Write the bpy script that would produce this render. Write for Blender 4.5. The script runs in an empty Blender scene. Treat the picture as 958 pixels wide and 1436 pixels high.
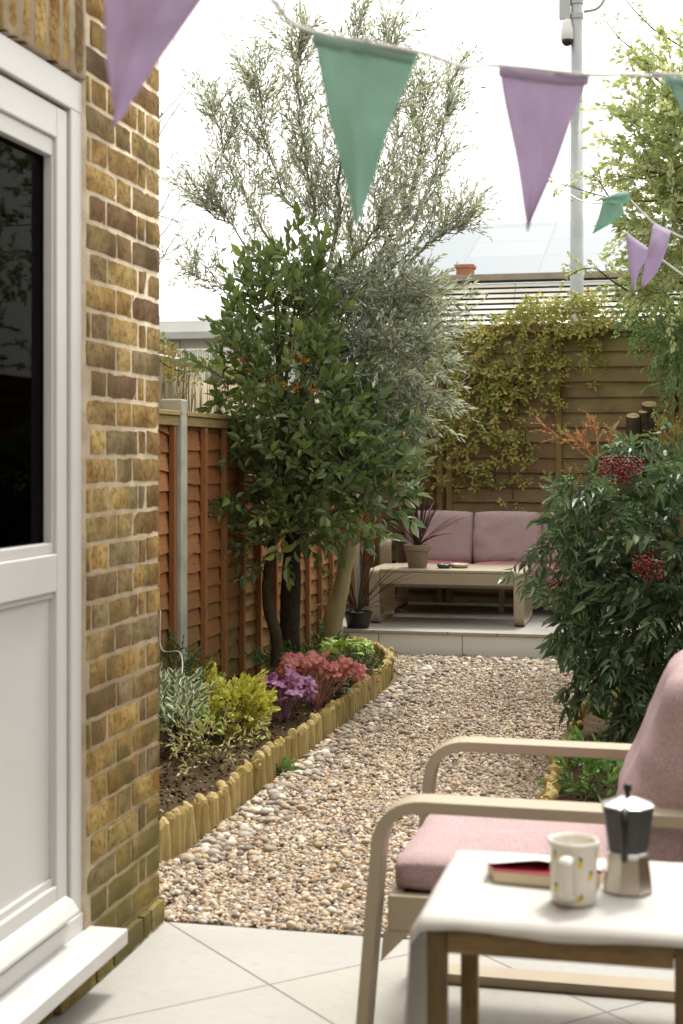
import bpy, math, random
import numpy as np
from mathutils import Vector, Matrix, noise as mnoise

rng = np.random.default_rng(11)
random.seed(11)
PI = math.pi
scene = bpy.context.scene
COL = scene.collection

# ------------------------------------------------------------------ camera numbers
FPX, CXP, HYP, CAMZ = 2070.0, 479.0, 640.0, 1.35
YAW = math.radians(12.7)
SA, CA = math.sin(YAW), math.cos(YAW)


def onY(px, py, Y):
    k = (px - CXP) / FPX
    d = Y / (k * SA + CA)
    return Vector((d * (k * CA - SA), Y, CAMZ - (py - HYP) * d / FPX))


def onZ(px, py, z):
    d = (CAMZ - z) * FPX / (py - HYP)
    l = (px - CXP) / FPX * d
    return Vector((l * CA - d * SA, l * SA + d * CA, z))


# ------------------------------------------------------------------ mesh builder
def A3(v):
    return np.asarray(v, dtype=np.float64).reshape(-1, 3)


class MB:
    def __init__(self):
        self.v, self.t, self.q, self.n = [], [], [], []
        self.r, self.e, self.mt, self.mq, self.mn = [], [], [], [], []
        self.k = 0

    def add(self, verts, tris=None, quads=None, ngons=None, rnd=None, edge=None, mi=0):
        verts = A3(verts)
        N = len(verts)
        self.v.append(verts)
        self.r.append(np.full(N, random.random() if rnd is None else rnd) if np.ndim(rnd) == 0 else np.asarray(rnd, float))
        self.e.append(np.full(N, 0.0 if edge is None else edge) if np.ndim(edge) == 0 else np.asarray(edge, float))
        if tris is not None and len(tris):
            a = np.asarray(tris, dtype=np.int64).reshape(-1, 3) + self.k
            self.t.append(a); self.mt.append(np.full(len(a), mi))
        if quads is not None and len(quads):
            a = np.asarray(quads, dtype=np.int64).reshape(-1, 4) + self.k
            self.q.append(a); self.mq.append(np.full(len(a), mi))
        if ngons:
            for g in ngons:
                self.n.append(np.asarray(g, dtype=np.int64) + self.k); self.mn.append(mi)
        self.k += N

    def box(self, lo, hi, rnd=None, mi=0, mat=None):
        x0, y0, z0 = lo; x1, y1, z1 = hi
        v = A3([(x0, y0, z0), (x1, y0, z0), (x1, y1, z0), (x0, y1, z0), (x0, y0, z1), (x1, y0, z1), (x1, y1, z1), (x0, y1, z1)])
        if mat is not None:
            v = v @ np.array(mat.to_3x3()).T + np.array(mat.translation)
        self.add(v, quads=[(0, 3, 2, 1), (4, 5, 6, 7), (0, 1, 5, 4), (1, 2, 6, 5), (2, 3, 7, 6), (3, 0, 4, 7)], rnd=rnd, mi=mi)

    def tube(self, pts, rad, n=8, rnd=None, cap=True, mi=0, wob=0.0):
        pts = A3(pts); m = len(pts)
        rad = np.broadcast_to(np.asarray(rad, float), (m,))
        tg = np.gradient(pts, axis=0)
        tg /= np.linalg.norm(tg, axis=1)[:, None] + 1e-12
        up = np.array([0, 0, 1.0]) if abs(tg[0][2]) < 0.9 else np.array([1.0, 0, 0])
        a = np.cross(tg[0], up); a /= np.linalg.norm(a)
        vs = []
        for i in range(m):
            a = a - tg[i] * np.dot(a, tg[i]); a /= np.linalg.norm(a)
            b = np.cross(tg[i], a)
            for j in range(n):
                th = 2 * PI * j / n
                r = rad[i]
                if wob:
                    r *= 1 + wob * mnoise.noise(Vector((pts[i][0] * 9 + math.cos(th) * .8, pts[i][1] * 9 + math.sin(th) * .8, pts[i][2] * 9)))
                vs.append(pts[i] + r * (a * math.cos(th) + b * math.sin(th)))
        q = []
        for i in range(m - 1):
            for j in range(n):
                q.append((i * n + j, i * n + (j + 1) % n, (i + 1) * n + (j + 1) % n, (i + 1) * n + j))
        ng = [list(range(n))[::-1], [(m - 1) * n + j for j in range(n)]] if cap else None
        self.add(vs, quads=q, ngons=ng, rnd=rnd, mi=mi)

    def lathe(self, prof, c=(0, 0, 0), n=32, rnd=None, mi=0, ph=0.0, shape=None):
        vs, q = [], []
        m = len(prof)
        for r, z in prof:
            for j in range(n):
                th = 2 * PI * j / n + ph
                rr = r * (shape(th, z) if shape else 1)
                vs.append((c[0] + rr * math.cos(th), c[1] + rr * math.sin(th), c[2] + z))
        for i in range(m - 1):
            for j in range(n):
                q.append((i * n + j, i * n + (j + 1) % n, (i + 1) * n + (j + 1) % n, (i + 1) * n + j))
        self.add(vs, quads=q, ngons=[list(range(n))[::-1], [(m - 1) * n + j for j in range(n)]], rnd=rnd, mi=mi)

    def grid(self, P, rnd=None, edge=None, mi=0, closed_u=False):
        nu, nv = P.shape[:2]
        q = []
        for i in range(nu - (0 if closed_u else 1)):
            for j in range(nv - 1):
                i2 = (i + 1) % nu
                q.append((i * nv + j, i2 * nv + j, i2 * nv + j + 1, i * nv + j + 1))
        self.add(P.reshape(-1, 3), quads=q, rnd=rnd, edge=edge, mi=mi)

    def arrays(self):
        return np.concatenate(self.v)

    def build(self, name, mats, parent=None, smooth=False, bevel=0.0, origin=None, bseg=2, weld=False):
        V = np.concatenate(self.v)
        if parent is not None:
            o = np.array(wloc(parent))
        elif origin is not None:
            o = np.array(origin, float)
        else:
            o = np.array([(V[:, 0].min() + V[:, 0].max()) / 2, (V[:, 1].min() + V[:, 1].max()) / 2, V[:, 2].min()])
        V = V - o
        me = bpy.data.meshes.new(name)
        loops, starts, mis = [], [], []
        pos = 0
        if self.t:
            T = np.concatenate(self.t); loops.append(T.ravel()); starts.append(np.arange(len(T)) * 3 + pos); pos += T.size; mis.append(np.concatenate(self.mt))
        if self.q:
            Q = np.concatenate(self.q); loops.append(Q.ravel()); starts.append(np.arange(len(Q)) * 4 + pos); pos += Q.size; mis.append(np.concatenate(self.mq))
        if self.n:
            st = []
            for g in self.n:
                loops.append(g); st.append(pos); pos += len(g)
            starts.append(np.array(st)); mis.append(np.array(self.mn))
        loops = np.concatenate(loops); starts = np.concatenate(starts); mis = np.concatenate(mis)
        me.vertices.add(len(V)); me.vertices.foreach_set('co', V.astype(np.float32).ravel())
        me.loops.add(len(loops)); me.loops.foreach_set('vertex_index', loops.astype(np.int32))
        me.polygons.add(len(starts)); me.polygons.foreach_set('loop_start', starts.astype(np.int32))
        me.polygons.foreach_set('material_index', mis.astype(np.int32))
        me.polygons.foreach_set('use_smooth', np.full(len(starts), smooth))
        for nm, arr in (('rnd', self.r), ('edge', self.e)):
            at = me.attributes.new(nm, 'FLOAT', 'POINT')
            at.data.foreach_set('value', np.concatenate(arr).astype(np.float32))
        me.update(calc_edges=True)
        me.validate()
        for m in (mats if isinstance(mats, (list, tuple)) else [mats]):
            me.materials.append(m)
        ob = bpy.data.objects.new(name, me)
        COL.objects.link(ob)
        if parent is not None:
            ob.parent = parent
        else:
            ob.location = o
        if weld:
            w = ob.modifiers.new('weld', 'WELD'); w.merge_threshold = 0.0006
        if bevel:
            b = ob.modifiers.new('bevel', 'BEVEL'); b.width = bevel; b.segments = bseg; b.limit_method = 'ANGLE'; b.angle_limit = math.radians(40)
        return ob


def wloc(o):
    l = Vector((0, 0, 0))
    while o is not None:
        l += o.location; o = o.parent
    return l


def tag(o, label=None, cat=None, group=None, kind=None):
    if label: o['label'] = label
    if cat: o['category'] = cat
    if group: o['group'] = group
    if kind: o['kind'] = kind
    return o


def thing(name, loc, label, cat, group=None):
    o = bpy.data.objects.new(name, None)
    o.empty_display_size = 0.1
    COL.objects.link(o); o.location = loc
    return tag(o, label, cat, group)


def dup(o, parent=None):
    c = o.copy(); COL.objects.link(c)
    if parent is not None: c.parent = parent
    for ch in list(o.children):
        dup(ch, c)
    return c


# ------------------------------------------------------------------ materials
def rgb(h):
    h = h.lstrip('#')
    c = [int(h[i:i + 2], 16) / 255 for i in (0, 2, 4)]
    return tuple((x / 12.92 if x <= .04045 else ((x + .055) / 1.055) ** 2.4) for x in c) + (1,)


def lin(*c):
    return tuple(c) + (1,)


class NT:
    def __init__(self, name):
        self.m = bpy.data.materials.new(name); self.m.use_nodes = True
        self.t = self.m.node_tree; self.t.nodes.clear()
        self.out = self.n('ShaderNodeOutputMaterial')

    def n(self, typ, **kw):
        x = self.t.nodes.new(typ)
        for k, v in kw.items():
            setattr(x, k, v)
        return x

    def l(self, a, b):
        self.t.links.new(a, b)

    def set(self, sock, val):
        if hasattr(val, 'node'):
            self.l(val, sock)
        else:
            sock.default_value = val

    def coord(self):
        return self.n('ShaderNodeTexCoord').outputs['Object']

    def noise(self, vec, scale, detail=5, rough=.55, dist=0.0):
        x = self.n('ShaderNodeTexNoise')
        if vec is not None: self.l(vec, x.inputs['Vector'])
        x.inputs['Scale'].default_value = scale; x.inputs['Detail'].default_value = detail
        x.inputs['Roughness'].default_value = rough; x.inputs['Distortion'].default_value = dist
        return x.outputs['Fac']

    def mapping(self, vec, scale=(1, 1, 1), rot=(0, 0, 0), loc=(0, 0, 0)):
        x = self.n('ShaderNodeMapping')
        self.l(vec, x.inputs['Vector'])
        x.inputs['Scale'].default_value = scale; x.inputs['Rotation'].default_value = rot; x.inputs['Location'].default_value = loc
        return x.outputs['Vector']

    def ramp(self, fac, stops, interp='LINEAR'):
        x = self.n('ShaderNodeValToRGB')
        self.l(fac, x.inputs['Fac'])
        cr = x.color_ramp; cr.interpolation = interp
        while len(cr.elements) < len(stops): cr.elements.new(0.5)
        for e, (p, c) in zip(cr.elements, stops):
            e.position = p; e.color = c if len(c) == 4 else tuple(c) + (1,)
        return x.outputs['Color']

    def mix(self, fac, a, b, mode='MIX'):
        x = self.n('ShaderNodeMix', data_type='RGBA', blend_type=mode)
        self.set(x.inputs[0], fac); self.set(x.inputs[6], a); self.set(x.inputs[7], b)
        return x.outputs[2]

    def math(self, op, a, b=0.0, clamp=False):
        x = self.n('ShaderNodeMath', operation=op, use_clamp=clamp)
        self.set(x.inputs[0], a); self.set(x.inputs[1], b)
        return x.outputs[0]

    def attr(self, name):
        return self.n('ShaderNodeAttribute', attribute_name=name).outputs['Fac']

    def rnd_stop(self, fac, lo, hi):
        x = self.n('ShaderNodeMapRange'); x.clamp = True
        self.set(x.inputs[0], fac); x.inputs[1].default_value = lo; x.inputs[2].default_value = hi
        return x.outputs[0]

    def bsdf(self, color, rough=.6, metal=0.0, spec=.5, bump=None, bstr=.3, bdist=.01, normal=None):
        p = self.n('ShaderNodeBsdfPrincipled')
        self.set(p.inputs['Base Color'], color); self.set(p.inputs['Roughness'], rough); self.set(p.inputs['Metallic'], metal)
        p.inputs['Specular IOR Level'].default_value = spec
        if bump is not None:
            b = self.n('ShaderNodeBump'); b.inputs['Strength'].default_value = bstr; b.inputs['Distance'].default_value = bdist
            self.l(bump, b.inputs['Height']); self.l(b.outputs['Normal'], p.inputs['Normal'])
        return p

    def done(self, sh):
        self.l(sh.outputs[0] if hasattr(sh, 'outputs') else sh, self.out.inputs['Surface'])
        return self.m


def simple(name, c0, c1, scale=12, rough=.6, metal=0.0, spec=.4, bscale=60, bstr=.15, attr=False, bdist=.005, stretch=None):
    T = NT(name); co = T.coord()
    if stretch: co = T.mapping(co, stretch)
    f = T.noise(co, scale)
    f = T.rnd_stop(f, .3, .7)
    if attr:
        f = T.math('ADD', T.math('MULTIPLY', f, .5), T.math('MULTIPLY', T.attr('rnd'), .5))
    return T.done(T.bsdf(T.mix(f, c0, c1), rough, metal, spec, T.noise(co, bscale), bstr, bdist))


def leafmat(name, stops, rough=.45, trans=.25, under=None, edge=None, spec=.4, edge_lo=.45, edge_hi=.8):
    """leaf: colour picked per leaf by its 'rnd', own underside colour, thin translucency"""
    T = NT(name)
    c = T.ramp(T.attr('rnd'), stops)
    nz = T.noise(T.coord(), 35, 3)
    c = T.mix(T.math('MULTIPLY', nz, .35), c, T.mix(.5, c, lin(.02, .02, .01)))
    if edge is not None:
        c = T.mix(T.rnd_stop(T.math('ADD', T.attr('edge'), T.math('MULTIPLY', T.math('SUBTRACT', nz, .5), .5)), edge_lo, edge_hi), c, edge)
    if under is not None:
        g = T.n('ShaderNodeNewGeometry')
        c = T.mix(g.outputs['Backfacing'], c, under)
    p = T.bsdf(c, rough, 0, spec)
    tr = T.n('ShaderNodeBsdfTranslucent')
    T.l(T.mix(.5, c, T.mix(1.0, c, lin(1.0, 1.0, .45), 'MULTIPLY')), tr.inputs['Color'])
    mx = T.n('ShaderNodeMixShader'); mx.inputs[0].default_value = trans
    T.l(p.outputs[0], mx.inputs[1]); T.l(tr.outputs[0], mx.inputs[2])
    return T.done(mx)


M = {}
# brick
T = NT('stock_brick'); co = T.coord(); r = T.attr('rnd')
base = T.ramp(r, [(0, rgb('9c8148')), (.18, rgb('ab8f55')), (.34, rgb('83704b')), (.5, rgb('b29a62')), (.64, rgb('937643')), (.76, rgb('755a42')), (.86, rgb('8f8260')), (.94, rgb('a38449')), (1, rgb('695a45'))])
n1 = T.noise(co, 9, 6, .6); n2 = T.noise(co, 62, 7, .72); n3 = T.noise(co, 4, 3)
c = T.mix(T.rnd_stop(n1, .38, .66), base, T.mix(1.0, base, rgb('b9a273'), 'MULTIPLY'))
c = T.mix(T.math('MULTIPLY', T.rnd_stop(n2, .485, .62), .72), c, rgb('3a2c1c'))
c = T.mix(T.math('MULTIPLY', T.rnd_stop(n3, .5, .66), .65), c, rgb('50452f'))
sepz = T.n('ShaderNodeSeparateXYZ'); g = T.n('ShaderNodeNewGeometry'); T.l(g.outputs['Position'], sepz.inputs[0])
low = T.math('SUBTRACT', 1.0, T.rnd_stop(sepz.outputs['Z'], .05, .75))
c = T.mix(T.math('MULTIPLY', T.rnd_stop(T.math('ADD', T.math('MULTIPLY', low, .4), n3), .55, .85), .55), c, rgb('5a5a2c'))
M['brick'] = T.done(T.bsdf(c, .9, 0, .2, T.noise(co, 90, 6, .7), .55, .006))
# mortar
M['mortar'] = simple('lime_mortar', rgb('d9cbb2'), rgb('b4a68c'), 16, .95, 0, .1, 120, .5)
# brick for upper house (texture)
T = NT('brick_upper'); co = T.mapping(T.coord(), (1, 1, 1), (0, 0, 0))
sp = T.n('ShaderNodeSeparateXYZ'); T.l(co, sp.inputs[0]); cb = T.n('ShaderNodeCombineXYZ')
T.l(T.math('ADD', sp.outputs['X'], sp.outputs['Y']), cb.inputs['X']); T.l(sp.outputs['Z'], cb.inputs['Y'])
b = T.n('ShaderNodeTexBrick'); T.l(cb.outputs[0], b.inputs['Vector'])
b.inputs['Scale'].default_value = 1; b.inputs['Brick Width'].default_value = .225; b.inputs['Row Height'].default_value = .075; b.inputs['Mortar Size'].default_value = .006
b.inputs['Color1'].default_value = rgb('8f7340'); b.inputs['Color2'].default_value = rgb('75603a'); b.inputs['Mortar'].default_value = rgb('b8ab90')
M['brick_upper'] = T.done(T.bsdf(T.mix(T.math('MULTIPLY', T.noise(co, 14), .5), b.outputs['Color'], rgb('5a4426')), .9, 0, .2, b.outputs['Fac'], -.4, .01))
M['upvc'] = simple('white_upvc', lin(.56, .56, .55), lin(.52, .52, .51), 3, .32, 0, .5, 300, .01)
M['dark_gap'] = simple('gasket_and_rib_shade', lin(.015, .015, .014), lin(.03, .03, .028), 20, .7)
# door glass: thin pane
T = NT('door_glass')
gl = T.n('ShaderNodeBsdfGlossy'); gl.inputs['Roughness'].default_value = .02; gl.inputs['Color'].default_value = lin(.32, .33, .31)
tr = T.n('ShaderNodeBsdfTransparent'); tr.inputs['Color'].default_value = lin(.35, .38, .35)
fr = T.n('ShaderNodeFresnel'); fr.inputs['IOR'].default_value = 1.2
mx = T.n('ShaderNodeMixShader'); T.l(fr.outputs[0], mx.inputs[0]); T.l(tr.outputs[0], mx.inputs[1]); T.l(gl.outputs[0], mx.inputs[2])
M['glass'] = T.done(mx)
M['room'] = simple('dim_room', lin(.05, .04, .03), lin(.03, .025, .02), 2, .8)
M['stepstone'] = simple('painted_step', lin(.54, .53, .52), lin(.46, .45, .43), 7, .5, 0, .4, 80, .05)


def tile_mat(name, ox, oy, size=.6):
    T = NT(name)
    g = T.n('ShaderNodeNewGeometry')
    v = T.mapping(g.outputs['Position'], (1 / size, 1 / size, 1), (0, 0, 0))
    mp = T.n('ShaderNodeVectorRotate', rotation_type='Z_AXIS'); T.l(g.outputs['Position'], mp.inputs['Vector'])
    mp.inputs['Center'].default_value = (ox, oy, 0); mp.inputs['Angle'].default_value = PI / 4
    s = T.n('ShaderNodeSeparateXYZ'); T.l(mp.outputs[0], s.inputs[0])
    u = T.math('DIVIDE', T.math('SUBTRACT', s.outputs['X'], ox), size); w = T.math('DIVIDE', T.math('SUBTRACT', s.outputs['Y'], oy), size)
    du = T.math('ABSOLUTE', T.math('SUBTRACT', T.math('FRACT', T.math('ADD', u, .5)), .5))
    dw = T.math('ABSOLUTE', T.math('SUBTRACT', T.math('FRACT', T.math('ADD', w, .5)), .5))
    dd = T.math('MINIMUM', du, dw)
    joint = T.math('SUBTRACT', 1.0, T.rnd_stop(dd, .0035, .0065))
    cb = T.n('ShaderNodeCombineXYZ'); T.l(T.math('FLOOR', u), cb.inputs[0]); T.l(T.math('FLOOR', w), cb.inputs[1])
    wn = T.n('ShaderNodeTexWhiteNoise', noise_dimensions='2D'); T.l(cb.outputs[0], wn.inputs['Vector'])
    nz = T.noise(g.outputs['Position'], 2.2, 6, .6); nf = T.noise(g.outputs['Position'], 26, 5, .6)
    c = T.mix(wn.outputs['Value'], lin(.335, .335, .322), lin(.375, .352, .305))
    c = T.mix(T.math('MULTIPLY', T.rnd_stop(nz, .35, .7), .7), c, lin(.305, .295, .265))
    c = T.mix(T.math('MULTIPLY', T.rnd_stop(nf, .52, .75), .3), c, lin(.24, .225, .19))
    c = T.mix(joint, c, lin(.13, .125, .115))
    h = T.math('ADD', T.math('MULTIPLY', T.math('SUBTRACT', 1.0, joint), 1.0), T.math('MULTIPLY', nf, .08))
    return T.done(T.bsdf(c, T.math('ADD', .42, T.math('MULTIPLY', nf, .2)), 0, .4, h, .5, .003))


M['patio'] = tile_mat('patio_porcelain', -1.009, 3.639)
M['decktile'] = tile_mat('deck_porcelain', -1.75, 10.15)
M['riser'] = simple('riser_tile', lin(.72, .73, .72), lin(.64, .65, .64), 5, .5, 0, .4, 60, .05, attr=True)
# gravel
T = NT('pebbles'); r = T.attr('rnd')
c = T.ramp(r, [(0, rgb('95887a')), (.12, rgb('b09e84')), (.25, rgb('8d8275')), (.38, rgb('bdae97')), (.52, rgb('a48b6c')), (.6, rgb('a19a92')), (.68, rgb('987a5c')), (.75, rgb('c2b59f')), (.85, rgb('766c63')), (.93, rgb('cfc8bd')), (1, rgb('5c534c'))], 'CONSTANT')
nz = T.noise(T.coord(), 160, 3)
c = T.mix(T.math('MULTIPLY', nz, .4), c, T.mix(1.0, c, rgb('c9b49a'), 'MULTIPLY'))
M['pebble'] = T.done(T.bsdf(c, .62, 0, .35))
M['gravelbed'] = simple('gravel_fines', rgb('7a6850'), rgb('4f412f'), 90, .9, 0, .2, 200, .8)
# soil
T = NT('soil'); co = T.coord()
n1 = T.noise(co, 14, 8, .7); n2 = T.noise(co, 110, 6, .7)
c = T.mix(T.rnd_stop(n1, .3, .7), rgb('3f3323'), rgb('5b4d39'))
c = T.mix(T.math('MULTIPLY', T.rnd_stop(n2, .62, .72), .7), c, rgb('8d7c62'))
M['soil'] = T.done(T.bsdf(c, .95, 0, .15, n2, .9, .012))
T = NT('soil_crumb'); c = T.ramp(T.attr('rnd'), [(0, rgb('2c2317')), (.5, rgb('544430')), (.85, rgb('6d5a40')), (.95, rgb('a8977c')), (1, rgb('cfc4b0'))])
M['crumb'] = T.done(T.bsdf(c, .95, 0, .15))
M['ground'] = simple('rough_ground', rgb('6b6a4a'), rgb('54503c'), 3, .95, 0, .1)


def woodmat(name, stops, grain=(2, 2, 30), rough=.75, moss=None, mossz=None, dark=rgb('2a1c10'), dk=.5, bstr=.35):
    T = NT(name); co = T.coord(); r = T.attr('rnd')
    off = T.n('ShaderNodeVectorMath', operation='ADD'); T.l(co, off.inputs[0])
    cb = T.n('ShaderNodeCombineXYZ'); T.l(T.math('MULTIPLY', r, 37.0), cb.inputs[0]); T.l(T.math('MULTIPLY', r, 11.0), cb.inputs[1]); T.l(T.math('MULTIPLY', r, 23.0), cb.inputs[2]); T.l(cb.outputs[0], off.inputs[1])
    gv = T.mapping(off.outputs[0], grain)
    g = T.noise(gv, 3.0, 6, .6, .6); g2 = T.noise(gv, 11, 5, .6)
    c = T.ramp(T.math('ADD', T.math('MULTIPLY', r, .6), T.math('MULTIPLY', g, .4)), stops)
    c = T.mix(T.math('MULTIPLY', T.rnd_stop(g2, .5, .75), dk), c, dark)
    if moss is not None:
        gm = T.n('ShaderNodeNewGeometry'); s = T.n('ShaderNodeSeparateXYZ'); T.l(gm.outputs['Position'], s.inputs[0])
        f = T.rnd_stop(s.outputs['Z'], mossz[0], mossz[1]) if mossz[0] < mossz[1] else T.math('SUBTRACT', 1.0, T.rnd_stop(s.outputs['Z'], mossz[1], mossz[0]))
        nz = T.noise(gm.outputs['Position'], 3.5, 5, .6)
        c = T.mix(T.math('MULTIPLY', T.rnd_stop(T.math('ADD', nz, T.math('MULTIPLY', f, .35)), .52, .85), .8), c, moss)
    return T.done(T.bsdf(c, rough, 0, .25, g2, bstr, .004))


# fences: boards run along Y (left) or X (rear)
M['fence_l'] = woodmat('orange_brown_lap', [(0, rgb('7d5233')), (.5, rgb('976540')), (1, rgb('a87a54'))], (9, 1.2, 14), .8, rgb('6c5f35'), (.9, .2), rgb('3e210f'), .45)
M['batten_l'] = woodmat('orange_batten', [(0, rgb('805433')), (1, rgb('a27448'))], (14, 14, 1.5), .8)
M['rail_l'] = woodmat('mossy_rail', [(0, rgb('8a7a52')), (1, rgb('a08d60'))], (10, 1.5, 10), .85)
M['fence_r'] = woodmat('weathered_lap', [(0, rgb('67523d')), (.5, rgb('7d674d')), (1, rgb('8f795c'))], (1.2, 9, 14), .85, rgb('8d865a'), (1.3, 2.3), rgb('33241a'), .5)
M['batten_r'] = woodmat('weathered_batten', [(0, rgb('74603f')), (1, rgb('917a52'))], (14, 14, 1.5), .85)
M['concrete'] = simple('concrete_post', rgb('b0b0a2'), rgb('95978a'), 9, .9, 0, .2, 120, .4)
M['log'] = woodmat('pine_log', [(0, rgb('8a7848')), (.5, rgb('a5925f')), (1, rgb('b9a876'))], (14, 14, 1.4), .8, None, None, rgb('5f4c28'), .6)
M['logtop'] = simple('log_top', rgb('a8945c'), rgb('86733f'), 40, .85)
M['bark_olive'] = simple('olive_bark', rgb('3f392c'), rgb('2b251c'), 25, .9, 0, .2, 60, .7, bdist=.01)
M['bark_pale'] = simple('pale_bark', rgb('a89f7a'), rgb('837f5a'), 10, .8, 0, .25, 50, .5, stretch=(1, 1, .35), bdist=.008)
M['bark_bay'] = simple('bay_bark', rgb('4a4230'), rgb('332d20'), 18, .9, 0, .2, 60, .6)
M['twig'] = simple('twig', rgb('5a5137'), rgb('463b28'), 30, .85)
M['twig_grey'] = simple('grey_twig', rgb('8d867b'), rgb('6f685e'), 20, .9)
M['olive_twig'] = simple('grey_olive_twig', rgb('837c6c'), rgb('6a6454'), 20, .9)
M['twig_white'] = simple('pale_stem', rgb('c9c3b4'), rgb('b1a998'), 20, .8)
M['taupe'] = simple('taupe_powder_coat', rgb('a39782'), rgb('9b8e79'), 4, .5, 0, .4, 500, .03)


def fabric(name, c0, c1, c2, sc=340):
    T = NT(name); co = T.coord()
    v = T.n('ShaderNodeTexVoronoi'); T.l(co, v.inputs['Vector']); v.inputs['Scale'].default_value = sc
    n = T.noise(co, 3.5, 4)
    c = T.mix(T.rnd_stop(v.outputs['Distance'], .25, .62), c0, c1)
    c = T.mix(T.math('MULTIPLY', T.rnd_stop(n, .4, .7), .3), c, c2)
    return T.done(T.bsdf(c, .95, 0, .15, v.outputs['Distance'], .35, .002))


M['pink'] = fabric('dusty_pink_weave', rgb('c0abab'), rgb('977f81'), rgb('ad9898'))
M['rose'] = fabric('rose_weave', rgb('bd8288'), rgb('a36b72'), rgb('ad767c'))
M['cloth'] = simple('white_linen', lin(.50, .488, .468), lin(.45, .438, .418), 6, .95, 0, .1, 400, .12)
M['dkwood'] = woodmat('worn_dark_wood', [(0, rgb('4a3b28')), (.6, rgb('65523a')), (1, rgb('94804f'))], (3, 14, 14), .6, None, None, rgb('231a12'), .5)
M['dkwood_v'] = woodmat('worn_dark_wood_leg', [(0, rgb('4c3e2a')), (.6, rgb('6b593c')), (1, rgb('968352'))], (14, 14, 3), .6, None, None, rgb('231a12'), .5)
M['alu'] = simple('brushed_aluminium', lin(.62, .59, .53), lin(.5, .47, .42), 3, .32, 1.0, .5, 200, .05)
M['alu_dk'] = simple('grey_enamel', lin(.045, .046, .044), lin(.036, .037, .036), 3, .35, .3, .5)
M['alu_lid'] = simple('aluminium_lid', lin(.68, .68, .67), lin(.6, .6, .59), 3, .28, 1.0)
M['blackplastic'] = simple('black_plastic', lin(.012, .012, .012), lin(.02, .02, .02), 10, .35)
M['ceramic'] = simple('cream_ceramic', lin(.70, .68, .62), lin(.66, .64, .57), 5, .25, 0, .5, 30, .05)
M['lemon'] = simple('lemon_yellow', rgb('dcc832'), rgb('c9b428'), 40, .3)
M['lemonleaf'] = simple('lemon_leaf_green', rgb('5b6a3c'), rgb('47562f'), 40, .3)
M['paper'] = simple('book_pages', rgb('d8cbb0'), rgb('c9bb9e'), 4, .9, 0, .1, 300, .3, stretch=(1, 1, 60))
M['redcover'] = simple('red_cover', rgb('8e1f2c'), rgb('7d1a27'), 6, .5)
M['whitecover'] = simple('white_cover', lin(.75, .74, .72), lin(.7, .69, .67), 6, .5)
M['potclay'] = simple('taupe_pot', rgb('8f8170'), rgb('7f7263'), 10, .85, 0, .2, 90, .2)
M['green_glaze'] = simple('green_glaze', rgb('3f4f45'), rgb('36443c'), 15, .3)
M['beige_glaze'] = simple('beige_glaze', rgb('b6a68c'), rgb('a39479'), 15, .4)


def flagmat(name, c0, c1):
    T = NT(name); co = T.coord()
    w = T.noise(T.mapping(co, (1, 1, .15)), 900, 2); w2 = T.noise(T.mapping(co, (.15, .15, 1)), 900, 2)
    c = T.mix(T.rnd_stop(T.noise(co, 12, 4), .35, .7), c0, c1)
    p = T.bsdf(c, .9, 0, .1, T.math('ADD', w, w2), .25, .001)
    tr = T.n('ShaderNodeBsdfTranslucent'); T.l(c, tr.inputs['Color'])
    mx = T.n('ShaderNodeMixShader'); mx.inputs[0].default_value = .5
    T.l(p.outputs[0], mx.inputs[1]); T.l(tr.outputs[0], mx.inputs[2])
    return T.done(mx)


M['flag_purple'] = flagmat('purple_cotton', rgb('cbbdd6'), rgb('bfb0cb'))
M['flag_green'] = flagmat('green_cotton', rgb('a8c9bd'), rgb('9abdb0'))
M['cord'] = simple('white_cord', lin(.7, .7, .68), lin(.6, .6, .58), 60, .9)
M['galv'] = simple('galvanised_steel', rgb('a9adad'), rgb('959a9b'), 3, .5, .4, .5, 60, .05)
M['camwhite'] = simple('camera_housing', lin(.7, .7, .69), lin(.6, .6, .6), 5, .4)
M['sheet'] = simple('corrugated_sheet', rgb('d8d6cc'), rgb('c9c6ba'), 2.5, .55, .2, .4, 40, .08)
M['capping'] = simple('old_capping', rgb('968c80'), rgb('82776b'), 6, .8)
M['chimney'] = simple('chimney_brick', rgb('9a6a52'), rgb('84563f'), 8, .9)
M['solar'] = None
T = NT('roof_panels'); co = T.coord()
b = T.n('ShaderNodeTexBrick'); b.offset = 0; T.l(co, b.inputs['Vector']); b.inputs['Scale'].default_value = 1; b.inputs['Brick Width'].default_value = 1.6; b.inputs['Row Height'].default_value = 1.5; b.inputs['Mortar Size'].default_value = .03
b.inputs['Color1'].default_value = rgb('7a8187'); b.inputs['Color2'].default_value = rgb('70797f'); b.inputs['Mortar'].default_value = rgb('6c737a')
M['solar'] = T.done(T.bsdf(b.outputs['Color'], .6, 0, .25))
M['render_wall'] = simple('grey_cladding', rgb('b9bab4'), rgb('a9aaa4'), 2, .7)
M['whitetrim'] = simple('white_trim', lin(.75, .75, .74), lin(.66, .66, .65), 3, .5)
M['greyroof'] = simple('pale_roof', rgb('84878a'), rgb('7a7d7e'), 3, .6)
M['reed'] = woodmat('heather_screen', [(0, rgb('a8987e')), (.5, rgb('c2b49a')), (1, rgb('d6cab2'))], (30, 30, 1.5), .9, None, None, rgb('4a3c2b'), .6)
M['pipe'] = simple('grey_pipe', rgb('9b9c98'), rgb('878883'), 5, .5)
M['cutwood'] = simple('cut_wood_face', rgb('b8a47c'), rgb('947e58'), 30, .8)
M['hinge'] = simple('dark_mark', rgb('33302a'), rgb('2a2722'), 30, .8)

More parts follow.
